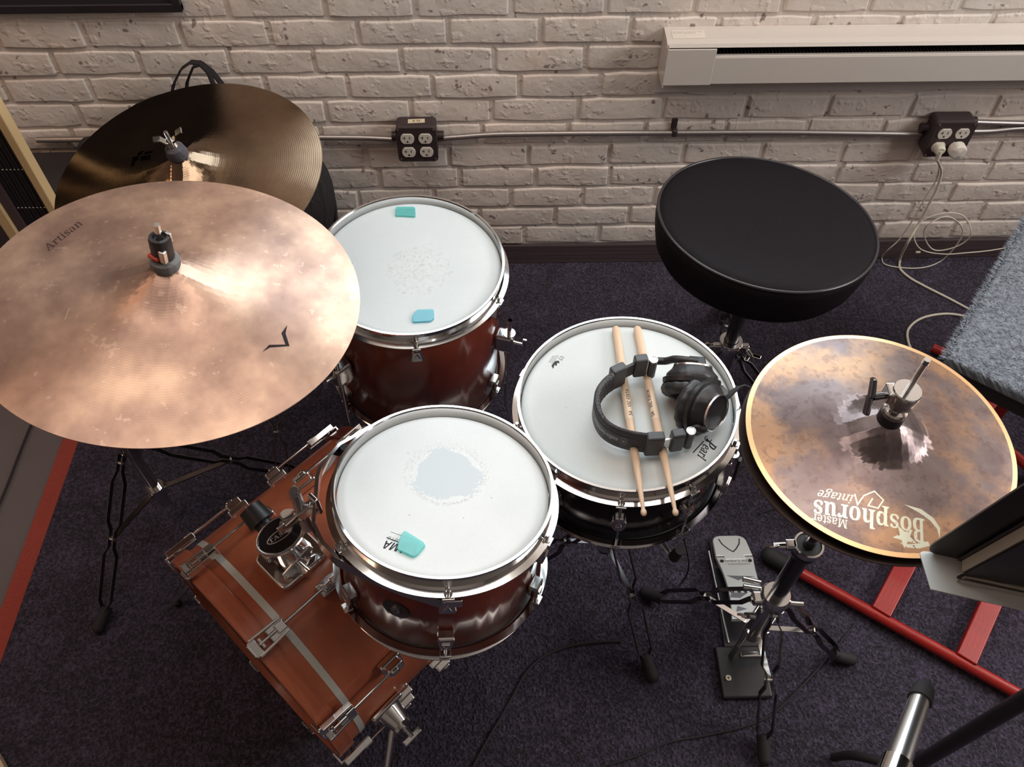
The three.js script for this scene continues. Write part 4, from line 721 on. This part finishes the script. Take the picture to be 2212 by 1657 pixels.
// ---------------------------------------------------------------- throne
{
  const c = V(0.563, 0.592, 0.482), n = V(0.068, 0.994, -0.084).normalize();
  const t = thing('drum_throne', 'round black vinyl drum throne seat on a single post', 'stool', V(c.x + 0.006, 0, c.z + 0.006));
  const R = 0.232, seatG = sub('seat', t, c.clone().sub(t.position)); seatG.quaternion.copy(QUP(n));
  const vin = M({ name: 'black vinyl', color: lin(0.011, 0.009, 0.011), roughness: 0.5, specularIntensity: 0.15, bumpMap: tex(512, (i) => nFine[i] * 0.5 + nP2[i] * 0.5, false, 0.3), bumpScale: 0.0012 });
  const prof = [[0, 0.004], [R * 0.25, 0.0055], [R * 0.55, 0.008], [R * 0.8, 0.009], [R * 0.93, 0.006], [R * 0.985, 0.0]];
  obj('cushion', la([...prof, [R, -0.005], [R, -0.02], [R * 0.985, -0.045], [R * 0.95, -0.08], [R * 0.9, -0.1], [R * 0.82, -0.108], [0, -0.108]], 96, 0.8), vin, seatG);
  obj('piping', new THREE.TorusGeometry(R * 0.99, 0.0036, 8, 120).rotateX(Math.PI / 2).translate(0, 0.0, 0), M({ name: 'glossy black piping', color: lin(0.03, 0.027, 0.03), roughness: 0.22 }), seatG);
  obj('post', cy(V(0, 0.12, 0), V(0.0, 0.49, 0), 0.0165, 0.0165, 20), blackMetal, t);
  obj('post_sleeve', cy(V(0, 0.06, 0), V(0, 0.19, 0), 0.0205, 0.0205, 20), chrome, t);
  obj('height_clamp', [la([[0.018, 0.165], [0.029, 0.165], [0.031, 0.172], [0.031, 0.198], [0.028, 0.204], [0.018, 0.204]], 24), bx(0.03, 0.028, 0.016, 0.03, 0.185, 0.012, 0.004), bx(0.03, 0.028, 0.016, -0.03, 0.185, 0.008, 0.004)], chrome, t);
  wingNut(t, 'clamp_wing_screw', V(0.045, 0.182, 0.026), V(0.3, 0, 1), V(1, 0.3, 0), chrome);
  wingNut(t, 'clamp_wing_screw', V(-0.045, 0.188, 0.004), V(-1, 0, 0.2), V(0, 1, 0.2), chrome);
  for (const a of [0.75, 2.85, 4.95]) standLeg(t, V(Math.cos(a) * 0.022, 0.17, Math.sin(a) * 0.022), V(Math.cos(a) * 0.25, 0.03, Math.sin(a) * 0.25), 0.016, blackMetal);
  obj('seat_mount', [cy(V(0, 0.47, 0), V(0, 0.492, 0), 0.06, 0.075, 24)], blackMetal, t);
}
// ---------------------------------------------------------------- on the snare: sticks and headphones
const headY = 0.627;
{
  const wood = M({ name: 'hickory', map: tex(512, (i, x, y) => { const v = 0.5 + 0.35 * Math.sin(x * 0.8 + nStain[i] * 9) * 0.4 + (nStain[i] - 0.5) * 0.9; return mixc([0.80, 0.66, 0.54], [0.93, 0.83, 0.73], v); }, true, 0.2), roughness: 0.5 });
  const mk = (label, b, m, s) => {
    const butt = onHead(snare, ...b, 0.0075), rim = onHead(snare, ...m, 0.0205), d = rim.clone().sub(butt).normalize(), q = V().add(butt).applyMatrix4(snare.matrixWorld), dw = d.clone().transformDirection(snare.matrixWorld);
    const t = thing('drumstick', label, 'drumstick', q, 'pair of drumsticks on the snare'); t.quaternion.copy(QUP(dw)); t.rotateY(s);
    const r = 0.0072, L = 0.398;
    obj('shaft', la([[0, -0.0005], [0.005, 0], [r, 0.004], [r, 0.25], [0.0066, 0.285], [0.0052, 0.33], [0.0037, 0.37], [0.003, 0.388], [0.0029, L - 0.009]], 20, 0.9), wood, t);
    obj('tip', new THREE.SphereGeometry(0.0048, 16, 12).scale(1, 1.35, 1).translate(0, L - 0.004, 0), wood, t);
    const print = canvasTex(512, 256, (g) => { g.fillStyle = '#e0c8ae'; g.fillRect(0, 0, 512, 256); g.fillStyle = '#1e1a1c'; g.font = 'bold 50px sans-serif'; for (const y of [62, 190]) { g.fillText('VIC FIRTH', 150, y, 350); g.fillText('5A', 40, y, 80); } });
    const pr = new THREE.CylinderGeometry(r + 0.00025, r + 0.00025, 0.085, 24, 1, true).translate(0, 0.175, 0);
    planarUV(pr, () => [0, 0]); { const p = pr.attributes.position, u = pr.attributes.uv; for (let i = 0; i < p.count; i++) u.setXY(i, 1 - (p.getY(i) - 0.1325) / 0.085, (i % 25) / 24); }
    obj('print', pr, M({ name: 'printed maker name', map: print, roughness: 0.5 }), t);
  };
  mk('pale wooden drumstick on snare with printed name facing up', [1330, 708], [1383, 1058], -2.35);
  mk('pale wooden drumstick on snare with printed name turned to the side', [1376, 708], [1449, 1058], -1.2);
}
{
  const t = thing('headphones', 'black over-ear headphones lying on their side on snare drum', 'headphones', V(0.25, headY, 0.97));
  const pad = M({ name: 'black leatherette', color: lin(0.03, 0.03, 0.034), roughness: 0.38, bumpMap: tex(512, (i) => nP2[i], false, 0.06), bumpScale: 0.0015 });
  const g = (p) => p.sub(t.position), Z = (x, y, h) => g(onY(1280 + x / 6.506, 760 + y / 6.506, headY + h));
  const yt = 0.06, hB = 0.044;
  // padded band: swept D section, from the upper to the lower slider
  const path = [[262, 290], [180, 350], [105, 430], [45, 530], [20, 640], [32, 760], [80, 890], [165, 1000], [290, 1085], [440, 1145], [600, 1182], [765, 1205]].map(([x, y]) => Z(x, y, yt).setY(yt - hB / 2));
  const curve = new THREE.CatmullRomCurve3(path), N = 70, pos = [], uv = [], idx = [], sec = [[0, -0.5], [0, 0.5], [0.0035, 0.56], [0.008, 0.52], [0.0105, 0.35], [0.011, 0], [0.0105, -0.35], [0.008, -0.5]];
  for (let i = 0; i <= N; i++) { const p = curve.getPointAt(i / N), d = curve.getTangentAt(i / N), s = d.clone().cross(UP).normalize(), wob = 1 + 0.1 * Math.sin(i * 2.3) * (i < 40 ? 1 : 0.3); sec.forEach(([o, h], k) => { const q = p.clone().addScaledVector(s, -o * (k > 2 && k < 7 ? wob : 1)).add(V(0, h * hB, 0)); pos.push(q.x, q.y, q.z); uv.push(i / N, h + 0.5); }); }
  const ns = sec.length; for (let i = 0; i < N; i++) for (let k = 0; k < ns; k++) { const a = i * ns + k, b = i * ns + (k + 1) % ns; idx.push(a, a + ns, b, b, a + ns, b + ns); }
  const band = new THREE.BufferGeometry(); band.setAttribute('position', new THREE.Float32BufferAttribute(pos, 3)); band.setAttribute('uv', new THREE.Float32BufferAttribute(uv, 2)); band.setIndex(idx);
  obj('headband', toCreasedNormals(band, 1.0), M({ ...{}, name: 'black leatherette band', color: lin(0.035, 0.034, 0.04), roughness: 0.36, bumpMap: tex(512, (i) => nP2[i], false, 0.25), bumpScale: 0.001, side: THREE.DoubleSide }), t);
  // maker's name on the outer face of the band
  const nameTex = canvasTex(1024, 160, (c) => { c.fillStyle = '#1c191d'; c.fillRect(0, 0, 1024, 160); c.fillStyle = '#a9a7a6'; c.strokeStyle = '#8d8b8a'; c.font = 'bold 84px sans-serif'; c.fillText('audio-technica', 190, 108, 810); c.lineWidth = 6; c.beginPath(); c.ellipse(95, 80, 62, 58, 0, 0, 7); c.stroke(); c.font = 'bold 60px serif'; c.fillText('A', 58, 100); c.fillText('t', 100, 100); });
  const np = [], u0 = 0.36, u1 = 0.86; for (let i = 0; i <= 30; i++) { const k = u0 + (u1 - u0) * i / 30, p = curve.getPointAt(k), d = curve.getTangentAt(k), s = d.clone().cross(UP).normalize(); np.push(p.addScaledVector(s, 0.0006)); }
  const ps = [], pu = [], pi = []; np.forEach((p, i) => { for (const e of [0, 1]) { ps.push(p.x, p.y + (e - 0.5) * hB * 0.62 - 0.001, p.z); pu.push(1 - i / 30, 1 - e); } if (i) { const a = (i - 1) * 2; pi.push(a, a + 1, a + 2, a + 1, a + 3, a + 2); } });
  const pg = new THREE.BufferGeometry(); pg.setAttribute('position', new THREE.Float32BufferAttribute(ps, 3)); pg.setAttribute('uv', new THREE.Float32BufferAttribute(pu, 2)); pg.setIndex(pi); pg.computeVertexNormals();
  obj('brand_print', pg, M({ name: 'printed band', map: nameTex, roughness: 0.4, side: THREE.DoubleSide }), t);
  const grey = M({ name: 'dark grey plastic', color: lin(0.06, 0.062, 0.068), roughness: 0.45 });
  const block = (name, a, b, w, h, top = yt + 0.003) => obj(name, bar(a.clone().setY(top - h / 2), b.clone().setY(top - h / 2), w, h, UP, 0.004), grey, t);
  block('slider_block', Z(265, 275, yt), Z(465, 185, yt), 0.017, 0.05); block('slider_block', Z(590, 105, yt), Z(780, 80, yt), 0.017, 0.046);
  block('slider_block', Z(762, 1195, yt), Z(1018, 1180, yt), 0.017, 0.05); block('slider_block', Z(1115, 1160, yt), Z(1305, 1130, yt), 0.017, 0.046);
  obj('slider_strip', bar(Z(440, 200, yt).setY(yt - 0.02), Z(620, 115, yt).setY(yt - 0.02), 0.005, 0.028, UP), plasticBlack, t);
  obj('slider_strip', bar(Z(1000, 1195, yt).setY(yt - 0.022), Z(1130, 1170, yt).setY(yt - 0.022), 0.003, 0.026, UP), chromeDull, t);
  for (const [x, y] of [[862, 98], [1390, 1098]]) { const p = Z(x, y, yt); obj('hinge_disc', [cy(p.clone().setY(yt - 0.045), p.clone().setY(yt - 0.004), 0.0075, 0.0075, 20)], grey, t); obj('hinge_cap', [la([[0, 0.0012], [0.0055, 0.001], [0.0062, 0.0018], [0.0076, 0.0012], [0.0078, -0.001], [0, -0.001]], 24).translate(p.x, yt - 0.003, p.z)], chromeDull, t); }
  // ear cups
  const cup = (c, n, r, spin) => {
    const k = sub('ear_cup', t, c); k.quaternion.copy(QUP(n)); k.rotateY(spin);
    const pd = [], S = 72, Q = 10, po = [], ix = []; for (let i = 0; i < S; i++) for (let j = 0; j < Q; j++) { const a = i / S * 6.2832, b = j / Q * 6.2832, wr = 1 + 0.05 * Math.sin(i * 6.2832 / 4.5) * (Math.cos(b) > 0.1 ? 1 : 0), rr = r * 0.8 + Math.cos(b) * r * 0.24 * wr; po.push(Math.cos(a) * rr, -0.014 + Math.sin(b) * 0.0115 * wr, Math.sin(a) * rr); const i2 = (i + 1) % S, j2 = (j + 1) % Q; ix.push(i * Q + j, i * Q + j2, i2 * Q + j, i * Q + j2, i2 * Q + j2, i2 * Q + j); }
    const pg2 = new THREE.BufferGeometry(); pg2.setAttribute('position', new THREE.Float32BufferAttribute(po, 3)); pg2.setIndex(ix); pg2.computeVertexNormals();
    obj('ear_pad', pg2, pad, k);
    obj('ear_cloth', cy(V(0, -0.012, 0), V(0, -0.006, 0), r * 0.6, r * 0.6, 28), rubber, k);
    obj('cup_shell', la([[0, -0.004], [r * 0.98, -0.004], [r, 0], [r * 1.0, 0.004], [r * 0.95, 0.0055], [r * 0.9, 0.006], [r * 0.88, 0.012], [r * 0.72, 0.02], [r * 0.66, 0.026], [r * 0.62, 0.027]], 48, 0.7), plasticBlack, k);
    obj('cup_ring', la([[r * 0.6, 0.024], [r * 0.62, 0.0285], [r * 0.66, 0.0285], [r * 0.67, 0.0255]], 40), chromeDull, k);
    obj('cup_face', la([[0, 0.0255], [r * 0.2, 0.0258], [r * 0.45, 0.025], [r * 0.6, 0.0262]], 40, 0.5), plasticBlack, k);
    return k;
  };
  const c1 = g(onY(1494, 826, headY + 0.05)), n1 = V(0.12, 0.5, -0.86).normalize(), c2 = g(onY(1518, 880, headY + 0.048)), n2 = V(0.66, 0.34, 0.67).normalize();
  cup(c1, n1, 0.048, 0); cup(c2, n2, 0.048, 0);
  // yokes from the hinges to the cups
  obj('yoke', [tb([Z(905, 130, yt - 0.014), Z(1030, 130, yt - 0.01), Z(1150, 105, yt + 0.004), Z(1330, 120, yt + 0.012), Z(1480, 140, yt + 0.012)], 0.0065, 24, 10), bar(Z(1350, 130, yt + 0.012), Z(1590, 150, yt + 0.008), 0.02, 0.009, UP, 0.004)], plasticBlack, t);
  obj('yoke', [tb([Z(1400, 1090, yt - 0.016), Z(1460, 1060, yt - 0.012), Z(1540, 1090, yt - 0.014), Z(1590, 1010, yt - 0.012)], 0.007, 20, 10)], plasticBlack, t);
  obj('cable_socket', bar(c2.clone().addScaledVector(n2, 0.012).add(V(0.018, 0.012, -0.036)), Z(1870, 640, yt - 0.006), 0.016, 0.014, UP, 0.004), plasticBlack, t);
  obj('cable', [cy(Z(1850, 660, yt - 0.006), Z(2050, 500, yt - 0.004), 0.0055, 0.0036, 12), tb([Z(2040, 505, yt - 0.004), Z(2110, 470, yt - 0.004), Z(2190, 490, yt - 0.012), Z(2230, 560, yt - 0.06), Z(2200, 700, yt - 0.3), Z(2150, 900, yt - 0.5), g(onY(1650, 1010, 0.006)), g(onY(1700, 1080, 0.004)), g(onY(1640, 1110, 0.004))], 0.0021, 70, 7)], rubber, t);
}
// ---------------------------------------------------------------- behind the cymbals
{
  const cloth = M({ name: 'black nylon', color: lin(0.02, 0.0165, 0.019), roughness: 0.75, bumpMap: tex(512, (i) => nP2[i] * 0.7 + nFine[i] * 0.3, false, 0.4), bumpScale: 0.006 });
  const cx = -0.735, cyb = 0.325, t = thing('cymbal_bag', 'round black nylon cymbal bag leaning against brick wall behind crash cymbal', 'bag', V(cx, 0, 0.16));
  const body = sub('bag_body', t, V(0, cyb, -0.055)); body.rotation.x = -0.2;
  const g = la([[0, 0.05], [0.12, 0.052], [0.22, 0.046], [0.275, 0.034], [0.296, 0.018], [0.3, 0], [0.296, -0.018], [0.275, -0.034], [0.2, -0.045], [0, -0.048]], 64, 0).rotateX(Math.PI / 2);
  { const p = g.attributes.position; for (let i = 0; i < p.count; i++) { const x = p.getX(i), y = p.getY(i), a = Math.atan2(y, x), r = Math.hypot(x, y), k = 1 + 0.025 * Math.sin(a * 3 + 0.6) + 0.015 * Math.sin(a * 5); p.setXYZ(i, x * k, y * k, p.getZ(i) + 0.006 * Math.sin(x * 30) * Math.cos(y * 26) * (r < 0.28 ? 1 : 0)); } g.computeVertexNormals(); }
  obj('bag_shell', g, cloth, body);
  obj('zip_piping', new THREE.TorusGeometry(0.302, 0.005, 8, 90), rubber, body);
  const h = (x, y, z) => onZ(x, y, z).sub(t.position);
  obj('handle', strip([[368, 215], [376, 180], [392, 148], [412, 134], [432, 136], [450, 155], [462, 185], [470, 208]].map(([x, y]) => h(x, y, 0.075)), 0.022, 0.0035, V(0, 0.2, 1).normalize()), cloth, t);
  obj('handle', strip([[400, 214], [405, 175], [418, 143], [436, 138], [458, 155], [478, 180], [498, 205]].map(([x, y]) => h(x, y, 0.045)), 0.022, 0.0035, V(0, 0.2, 1).normalize()), cloth, t);
  const sp0 = h(172, 318, 0.1);
  obj('side_pocket', bx(0.07, 0.13, 0.07, sp0.x + 0.03, sp0.y - 0.045, sp0.z, 0.028), cloth, t);
  // low black amplifier beside the bag
  const a = thing('amplifier', 'low black amplifier box in the corner by wall beside bag', 'amplifier', V(-1.38, 0, 0.1));
  obj('cabinet', bx(0.62, 0.44, 0.16, 0, 0.222, 0, 0.012), M({ name: 'black tolex', color: lin(0.022, 0.017, 0.018), roughness: 0.7, bumpMap: wallBump, bumpScale: 0.001 }), a);
  obj('grille', bx(0.56, 0.3, 0.01, 0, 0.19, 0.083, 0.003), M({ name: 'brown grille cloth', color: lin(0.05, 0.034, 0.032), roughness: 0.9 }), a);
  obj('top_handle', tb([V(-0.09, 0.44, 0), V(-0.07, 0.46, 0), V(0.07, 0.46, 0), V(0.09, 0.44, 0)], 0.008, 20, 8), rubber, a);
  // upright screen panel with pale wooden stiles and stitched black slats
  const s = thing('slatted_screen', 'upright folding screen with pale wood edges and stitched black slats', 'screen', V(-1.045, 0, 0.35));
  const wd = M({ name: 'pale pine', color: lin(0.60, 0.43, 0.22), roughness: 0.55 });
  const hgt = 1.25, right = 0.058, w = 0.128;
  obj('stile', bx(0.019, hgt, 0.03, right - 0.0095, hgt / 2 + 0.002, 0, 0.003), wd, s); obj('stile', bx(0.026, hgt, 0.03, right - w - 0.002, hgt / 2 + 0.002, 0, 0.003), wd, s);
  obj('inner_rail', bx(0.022, hgt - 0.02, 0.018, right - w + 0.022, hgt / 2 + 0.002, -0.002, 0.002), M({ name: 'plum stained wood', color: lin(0.07, 0.045, 0.05), roughness: 0.6 }), s);
  const sl = M({ name: 'black stained slat', color: lin(0.014, 0.012, 0.014), roughness: 0.45 });
  for (let i = 0; i < 9; i++) obj('slat', bx(0.0074, hgt - 0.03, 0.006, right - 0.0225 - i * 0.0083, hgt / 2 + 0.002, -0.003 - (i % 2) * 0.0012, 0.0016), sl, s);
  const st = M({ name: 'white thread', color: lin(0.6, 0.6, 0.58), roughness: 0.9 });
  for (const y of [0.12, 0.22, 0.325, 0.43, 0.535, 0.64, 0.745, 0.85, 0.955, 1.06]) { const k = []; for (let i = 0; i < 9; i++) k.push(bx(0.0034, 0.0016, 0.001, right - 0.0225 - i * 0.0083, y + 0.002, 0.0006)); obj('stitch_row', k, st, s).userData.kind = 'stuff'; }
  obj('screen_foot', bx(0.17, 0.014, 0.12, right - w / 2, 0.007, 0, 0.003), wd, s);
}
// ---------------------------------------------------------------- right side: bench, red frame, music stand, boom stand
{
  const e1 = V(0.625, 0, -0.78).normalize(), e2 = V(0.816, 0, 0.577).normalize(), yb = 0.45;
  const c0 = onY(2043, 772, yb), t = thing('carpeted_bench', 'bench top wrapped in shaggy grey-blue carpet on red steel frame', 'bench', V(c0.x, 0, c0.z));
  const q = (a, b, y) => V().addScaledVector(e1, a).addScaledVector(e2, b).setY(y);
  const Lb = 0.62, Wb = 0.34, shag = M({ name: 'grey blue shag', map: tex(512, (i) => mixc([0.36, 0.38, 0.42], [0.56, 0.59, 0.62], nP3[i] * 1.4 - 0.2), true, 0.35), bumpMap: tex(512, (i) => nP3[i], false, 0.3), bumpScale: 0.012, roughness: 1, sheen: 0.5, sheenColor: lin(0.5, 0.55, 0.6) });
  const m = new THREE.Matrix4().makeBasis(e1, UP, e1.clone().cross(UP)); // x along e1
  const top = bx(Lb, 0.03, Wb, Lb / 2, 0, Wb / 2, 0.01); planarUV(norm(top), (x, y, z) => [x, z]);
  const gm = norm(bx(Lb, 0.03, Wb, Lb / 2, 0, Wb / 2, 0.01)); planarUV(gm, (x, y, z) => [x, z + y]);
  obj('bench_top', gm.applyMatrix4(m.clone().setPosition(0, yb - 0.014, 0)), shag, t);
  obj('bench_board', norm(bx(Lb - 0.01, 0.035, Wb - 0.012, Lb / 2, 0, Wb / 2, 0.003)).applyMatrix4(m.clone().setPosition(0, yb - 0.046, 0)), rubber, t);
  // shag fibres standing out of the top and the edge
  const N = 5200, fg = new THREE.ConeGeometry(0.0011, 0.016, 4, 1).translate(0, 0.006, 0), im = new THREE.InstancedMesh(fg, M({ name: 'shag fibre', color: lin(0.2, 0.22, 0.25), roughness: 1 }), N), mt = new THREE.Matrix4(), col = new THREE.Color();
  im.name = 'shag_fibres'; im.userData.kind = 'stuff'; im.castShadow = im.receiveShadow = true; const sd = e1.clone().cross(UP);
  for (let i = 0; i < N; i++) { const edge = i % 5 === 0, a = rnd(0, Lb), b = edge ? rnd(-0.004, 0.002) : rnd(0, Wb), dr = V(rnd(-0.6, 0.9), edge ? 0.2 : 0.25, rnd(-0.5, 0.9)).addScaledVector(sd, edge ? -1 : 0).normalize(), p = V().addScaledVector(e1, a).addScaledVector(sd, b).setY(yb - (edge ? rnd(0, 0.012) : 0.0)); mt.compose(p, QUP(dr), V(1, rnd(0.5, 1.1), 1)); im.setMatrixAt(i, mt); const k = rnd(0.6, 1.7); col.setRGB(k, k * 1.02, k * 1.05); im.setColorAt(i, col); }
  t.add(im);
  const red = M({ name: 'worn red enamel', map: tex(512, (i) => (nP3[i] > 0.66 && nP1[i] > 0.52 ? [0.16, 0.09, 0.09] : mixc([0.56, 0.085, 0.06], [0.7, 0.13, 0.09], nP2[i])), true, 0.25), roughness: 0.4, clearcoat: 0.3 });
  // floor frame under the bench: a round tube on the carpet, flat rails running to a far tube, legs up to the board
  const f = thing('red_steel_frame', 'red enamelled steel floor frame of tubes and flat rails beside hi-hat', 'frame', V(onY(1700, 1232, 0.0).x, 0, onY(1700, 1232, 0.0).z));
  const A = V(0, 0.02, 0), tube = (a, b) => cy(a, b, 0.0125, 0.0125, 18), R = (a, b, y = 0.02) => V().addScaledVector(e2, a).addScaledVector(e1, b).setY(y);
  const L = (px, py) => { const p = onY(px, py, 0.02).sub(f.position); return [p.dot(e2), p.dot(e1)]; };
  const r1 = L(1893, 1340)[0], r2 = L(2078, 1440)[0], end = L(2200, 1512)[0];
  obj('floor_tube', tube(R(-0.005, 0), R(end, 0)), red, f);
  obj('tube_end_cap', [cy(R(-0.05, 0), R(0.0, 0), 0.019, 0.0175, 18), sp(R(-0.05, 0), 0.019)], rubber, f);
  for (const r of [r1, r2]) obj('rail', bar(R(r, 0.004, 0.024), R(r, 0.82, 0.024), 0.042, 0.026, UP, 0.003), red, f);
  obj('far_tube', tube(R(0.02, 0.83), R(end + 0.2, 0.83)), red, f);
  obj('cross_tube', tube(R(r1 + 0.015, 0.62, 0.035), R(r1 + 0.3, 0.50, 0.035)), red, f);
  obj('cross_tube', tube(R(r1 + 0.015, 0.50, 0.03), R(r1 + 0.3, 0.42, 0.03)), red, f);
  for (const r of [r1, r2 + 0.02]) for (const b of [0.5, 0.78]) { obj('leg', bar(R(r, b, 0.03), R(r, b, yb - 0.064), 0.022, 0.022, e1, 0.003), red, f); }
}
{ // music stand: ledge below, desk plate rising from its back edge, two books standing on the ledge
  const y0 = 0.90, F0 = onY(2010.6, 1273.8, y0), F1 = onY(2212, 1319, y0), K0 = onY(1985, 1188, y0), e = F1.clone().sub(F0).normalize();
  const t = thing('music_stand', 'black music stand desk with white ledge holding books, beside hi-hat cymbals', 'music stand', F0.clone().setY(0));
  const g = (p) => p.clone().sub(t.position), f0 = g(F0), k0 = g(K0), s = V(0.0, 0.98, 0.2).addScaledVector(e, -0.2 * e.z).normalize(), n = s.clone().cross(e).normalize(); // n: out of the plate towards the reader
  if (n.dot(f0.clone().sub(k0)) < 0) n.negate();
  const wide = 0.46, high = 0.33, m = new THREE.Matrix4().makeBasis(e, s, e.clone().cross(s)); m.setPosition(k0.clone().addScaledVector(e, 0.004));
  const sh = new THREE.Shape(); sh.moveTo(0.02, 0); sh.lineTo(wide, 0); sh.lineTo(wide, high); sh.lineTo(0.03, high); sh.quadraticCurveTo(0, high, 0, high - 0.03); sh.lineTo(0, 0.03); sh.quadraticCurveTo(0, 0.0, 0.02, 0);
  obj('desk_plate', ex(sh, 0.0016, 0.0005, 8).translate(0, 0, -0.001).applyMatrix4(m), M({ name: 'black powder coat', color: lin(0.018, 0.016, 0.019), roughness: 0.4 }), t);
  const dv = k0.clone().sub(f0), ls = new THREE.Shape(), de = dv.dot(e), lx = V(0, 0, 0), zb = e.clone().cross(UP).negate(), dz = dv.dot(zb); // ledge outline in (e, zb)
  ls.moveTo(0, 0); ls.lineTo(wide, 0); ls.lineTo(wide, dz); ls.lineTo(de + 0.012, dz); ls.quadraticCurveTo(de, dz, de * 0.9, dz * 0.86);
  const lm = new THREE.Matrix4().makeBasis(e, zb, e.clone().cross(zb)); lm.setPosition(f0);
  obj('ledge', ex(ls, 0.0016, 0.0004, 6).translate(0, 0, -0.001).applyMatrix4(lm), M({ name: 'white ledge sheet', color: lin(0.55, 0.58, 0.58), roughness: 0.35 }), t);
  const pq = g(onY(2112, 1572, 0.42)).setY(0), mid = pq.clone();
  obj('pole', cy(mid.clone().setY(0.04), mid.clone().setY(y0 - 0.02), 0.0125, 0.0125, 18), blackMetal, t);
  obj('desk_bracket', bar(mid.clone().setY(y0 - 0.02), k0.clone().addScaledVector(e, wide / 2).addScaledVector(s, 0.05), 0.03, 0.014, e, 0.003), blackMetal, t);
  for (const a of [1.57, 3.67, 5.76]) obj('leg', tb([mid.clone().setY(0.14), mid.clone().add(V(Math.cos(a) * 0.08, 0.07, Math.sin(a) * 0.08)), mid.clone().add(V(Math.cos(a) * 0.1, 0.011, Math.sin(a) * 0.1))], 0.009, 16, 10), blackMetal, t);
  const book = (label, px, w, h, th, cover, pages, curl) => { // a book standing on the ledge: its frame is e (spine to edge), s (up), n (thickness)
    const c = onY(px[0], px[1], y0 + 0.002), b = thing('book', label, 'book', c, 'books on the music stand');
    b.quaternion.setFromRotationMatrix(new THREE.Matrix4().makeBasis(e, s, e.clone().cross(s))); const q = e.clone().cross(s).dot(n) > 0 ? 1 : -1;
    obj('page_block', bx(w - 0.004, h - 0.004, th, w / 2 + 0.002, h / 2 + 0.002, -q * (th / 2 + 0.0016), 0.0006), pages, b);
    obj('back_cover', bx(w, h, 0.0012, w / 2, h / 2, -q * (th + 0.0026)), cover, b);
    const fc = new THREE.PlaneGeometry(w, h, 20, 8).translate(w / 2, h / 2, 0); { const p = fc.attributes.position; for (let i = 0; i < p.count; i++) { const u = p.getX(i) / w; p.setZ(i, q * curl * Math.pow(1 - u, 3)); } fc.computeVertexNormals(); }
    obj('front_cover', [fc, fc.clone().translate(0, 0, q * 0.001)], cover, b);
  };
  const pg = M({ name: 'book pages', color: lin(0.42, 0.385, 0.33), roughness: 0.8, side: THREE.DoubleSide });
  book('thick book with black cover and cream page edges on music stand', [2066, 1240], 0.22, 0.29, 0.014, M({ name: 'black book cover', color: lin(0.035, 0.03, 0.04), roughness: 0.4, side: THREE.DoubleSide }), pg, 0.004);
  book('thin pale booklet standing in front of black-covered book on music stand', [2066, 1254], 0.2, 0.012, 0.003, M({ name: 'pale booklet cover', color: lin(0.42, 0.4, 0.36), roughness: 0.7, side: THREE.DoubleSide }), pg, 0.001);
}
{ // chrome boom of a microphone stand, close to the viewer
  const yT = 0.86, a = onY(1988, 1508, yT), b = onY(1938, 1650, yT + 0.03), d = b.clone().sub(a).normalize(), base = b.clone().addScaledVector(d, 0.14);
  const t = thing('boom_stand', 'chrome boom arm with black rubber end cap on stand beside music stand', 'microphone stand', base.clone().setY(0)), g = (p) => p.clone().sub(t.position);
  obj('boom_arm', cy(g(a), g(b), 0.0105, 0.0125, 22), M({ name: 'satin chrome', color: lin(0.72, 0.7, 0.68), metalness: 1, roughness: 0.28 }), t);
  obj('end_cap', [cy(g(a.clone().addScaledVector(d, -0.012)), g(a.clone().addScaledVector(d, 0.004)), 0.0115, 0.0125, 20), sp(g(a.clone().addScaledVector(d, -0.012)), 0.0115)], rubber, t);
  obj('boom_collar', cy(g(b), g(b.clone().addScaledVector(d, 0.025)), 0.016, 0.016, 20), chrome, t);
  obj('boom_tube', cy(g(b), g(base), 0.009, 0.009, 16), blackMetal, t);
  obj('pole', cy(V(0, 0.02, 0), V(0, base.y, 0), 0.011, 0.011, 18), blackMetal, t);
  obj('round_base', la([[0, 0.03], [0.02, 0.03], [0.03, 0.024], [0.1, 0.016], [0.115, 0.006], [0.115, 0], [0, 0]], 40), blackMetal, t);
}
// ---------------------------------------------------------------- loose cables on the carpet
{
  const cab = (label, pts, r = 0.003) => tag(obj('cable', tb(pts.map(([x, y, h = 0.0035]) => onY(x, y, h)), r, 80, 7), rubber), label, 'cable');
  cab('black cable curving over carpet from snare stand foot', [[1340, 1385], [1280, 1388], [1215, 1400], [1165, 1425], [1135, 1455], [1110, 1500], [1085, 1545], [1055, 1595], [1020, 1660], [1000, 1700]]);
  cab('thin black cable lying on carpet under hi-hat stand leg', [[1850, 1345], [1780, 1430], [1700, 1515], [1660, 1548], [1600, 1572], [1520, 1590], [1440, 1605], [1370, 1635], [1290, 1660], [1200, 1690]], 0.0022);
  cab('black cable lying on bare grey floor beside red carpet border', [[85, 880], [62, 930], [40, 985], [15, 1050], [-20, 1130], [-60, 1220]], 0.003);
  cab('short black cable hanging from snare drum to carpet', [[1478, 1165, 0.2], [1486, 1200, 0.14], [1486, 1235, 0.06], [1470, 1262, 0.01], [1440, 1285, 0.0035], [1400, 1300, 0.0035]], 0.002);
}
{ // pale plank whose corner enters at the near left of the carpet
  const a = onY(-2, 1628, 0.012), b = onY(16, 1660, 0.012), d = b.clone().sub(a).normalize(), n = V(-d.z, 0, d.x); if (n.x > 0) n.negate();
  const c = a.clone().lerp(b, 0.5).addScaledVector(n, 0.06);
  tag(obj('plank', bar(c.clone().addScaledVector(d, -0.2).setY(0.0125), c.clone().addScaledVector(d, 0.2).setY(0.0125), 0.12, 0.022, UP, 0.002), M({ name: 'raw pine', color: lin(0.6, 0.44, 0.28), roughness: 0.6 })), 'pale wooden plank lying on carpet near red border', 'plank');
}
renderer.render(scene, camera);
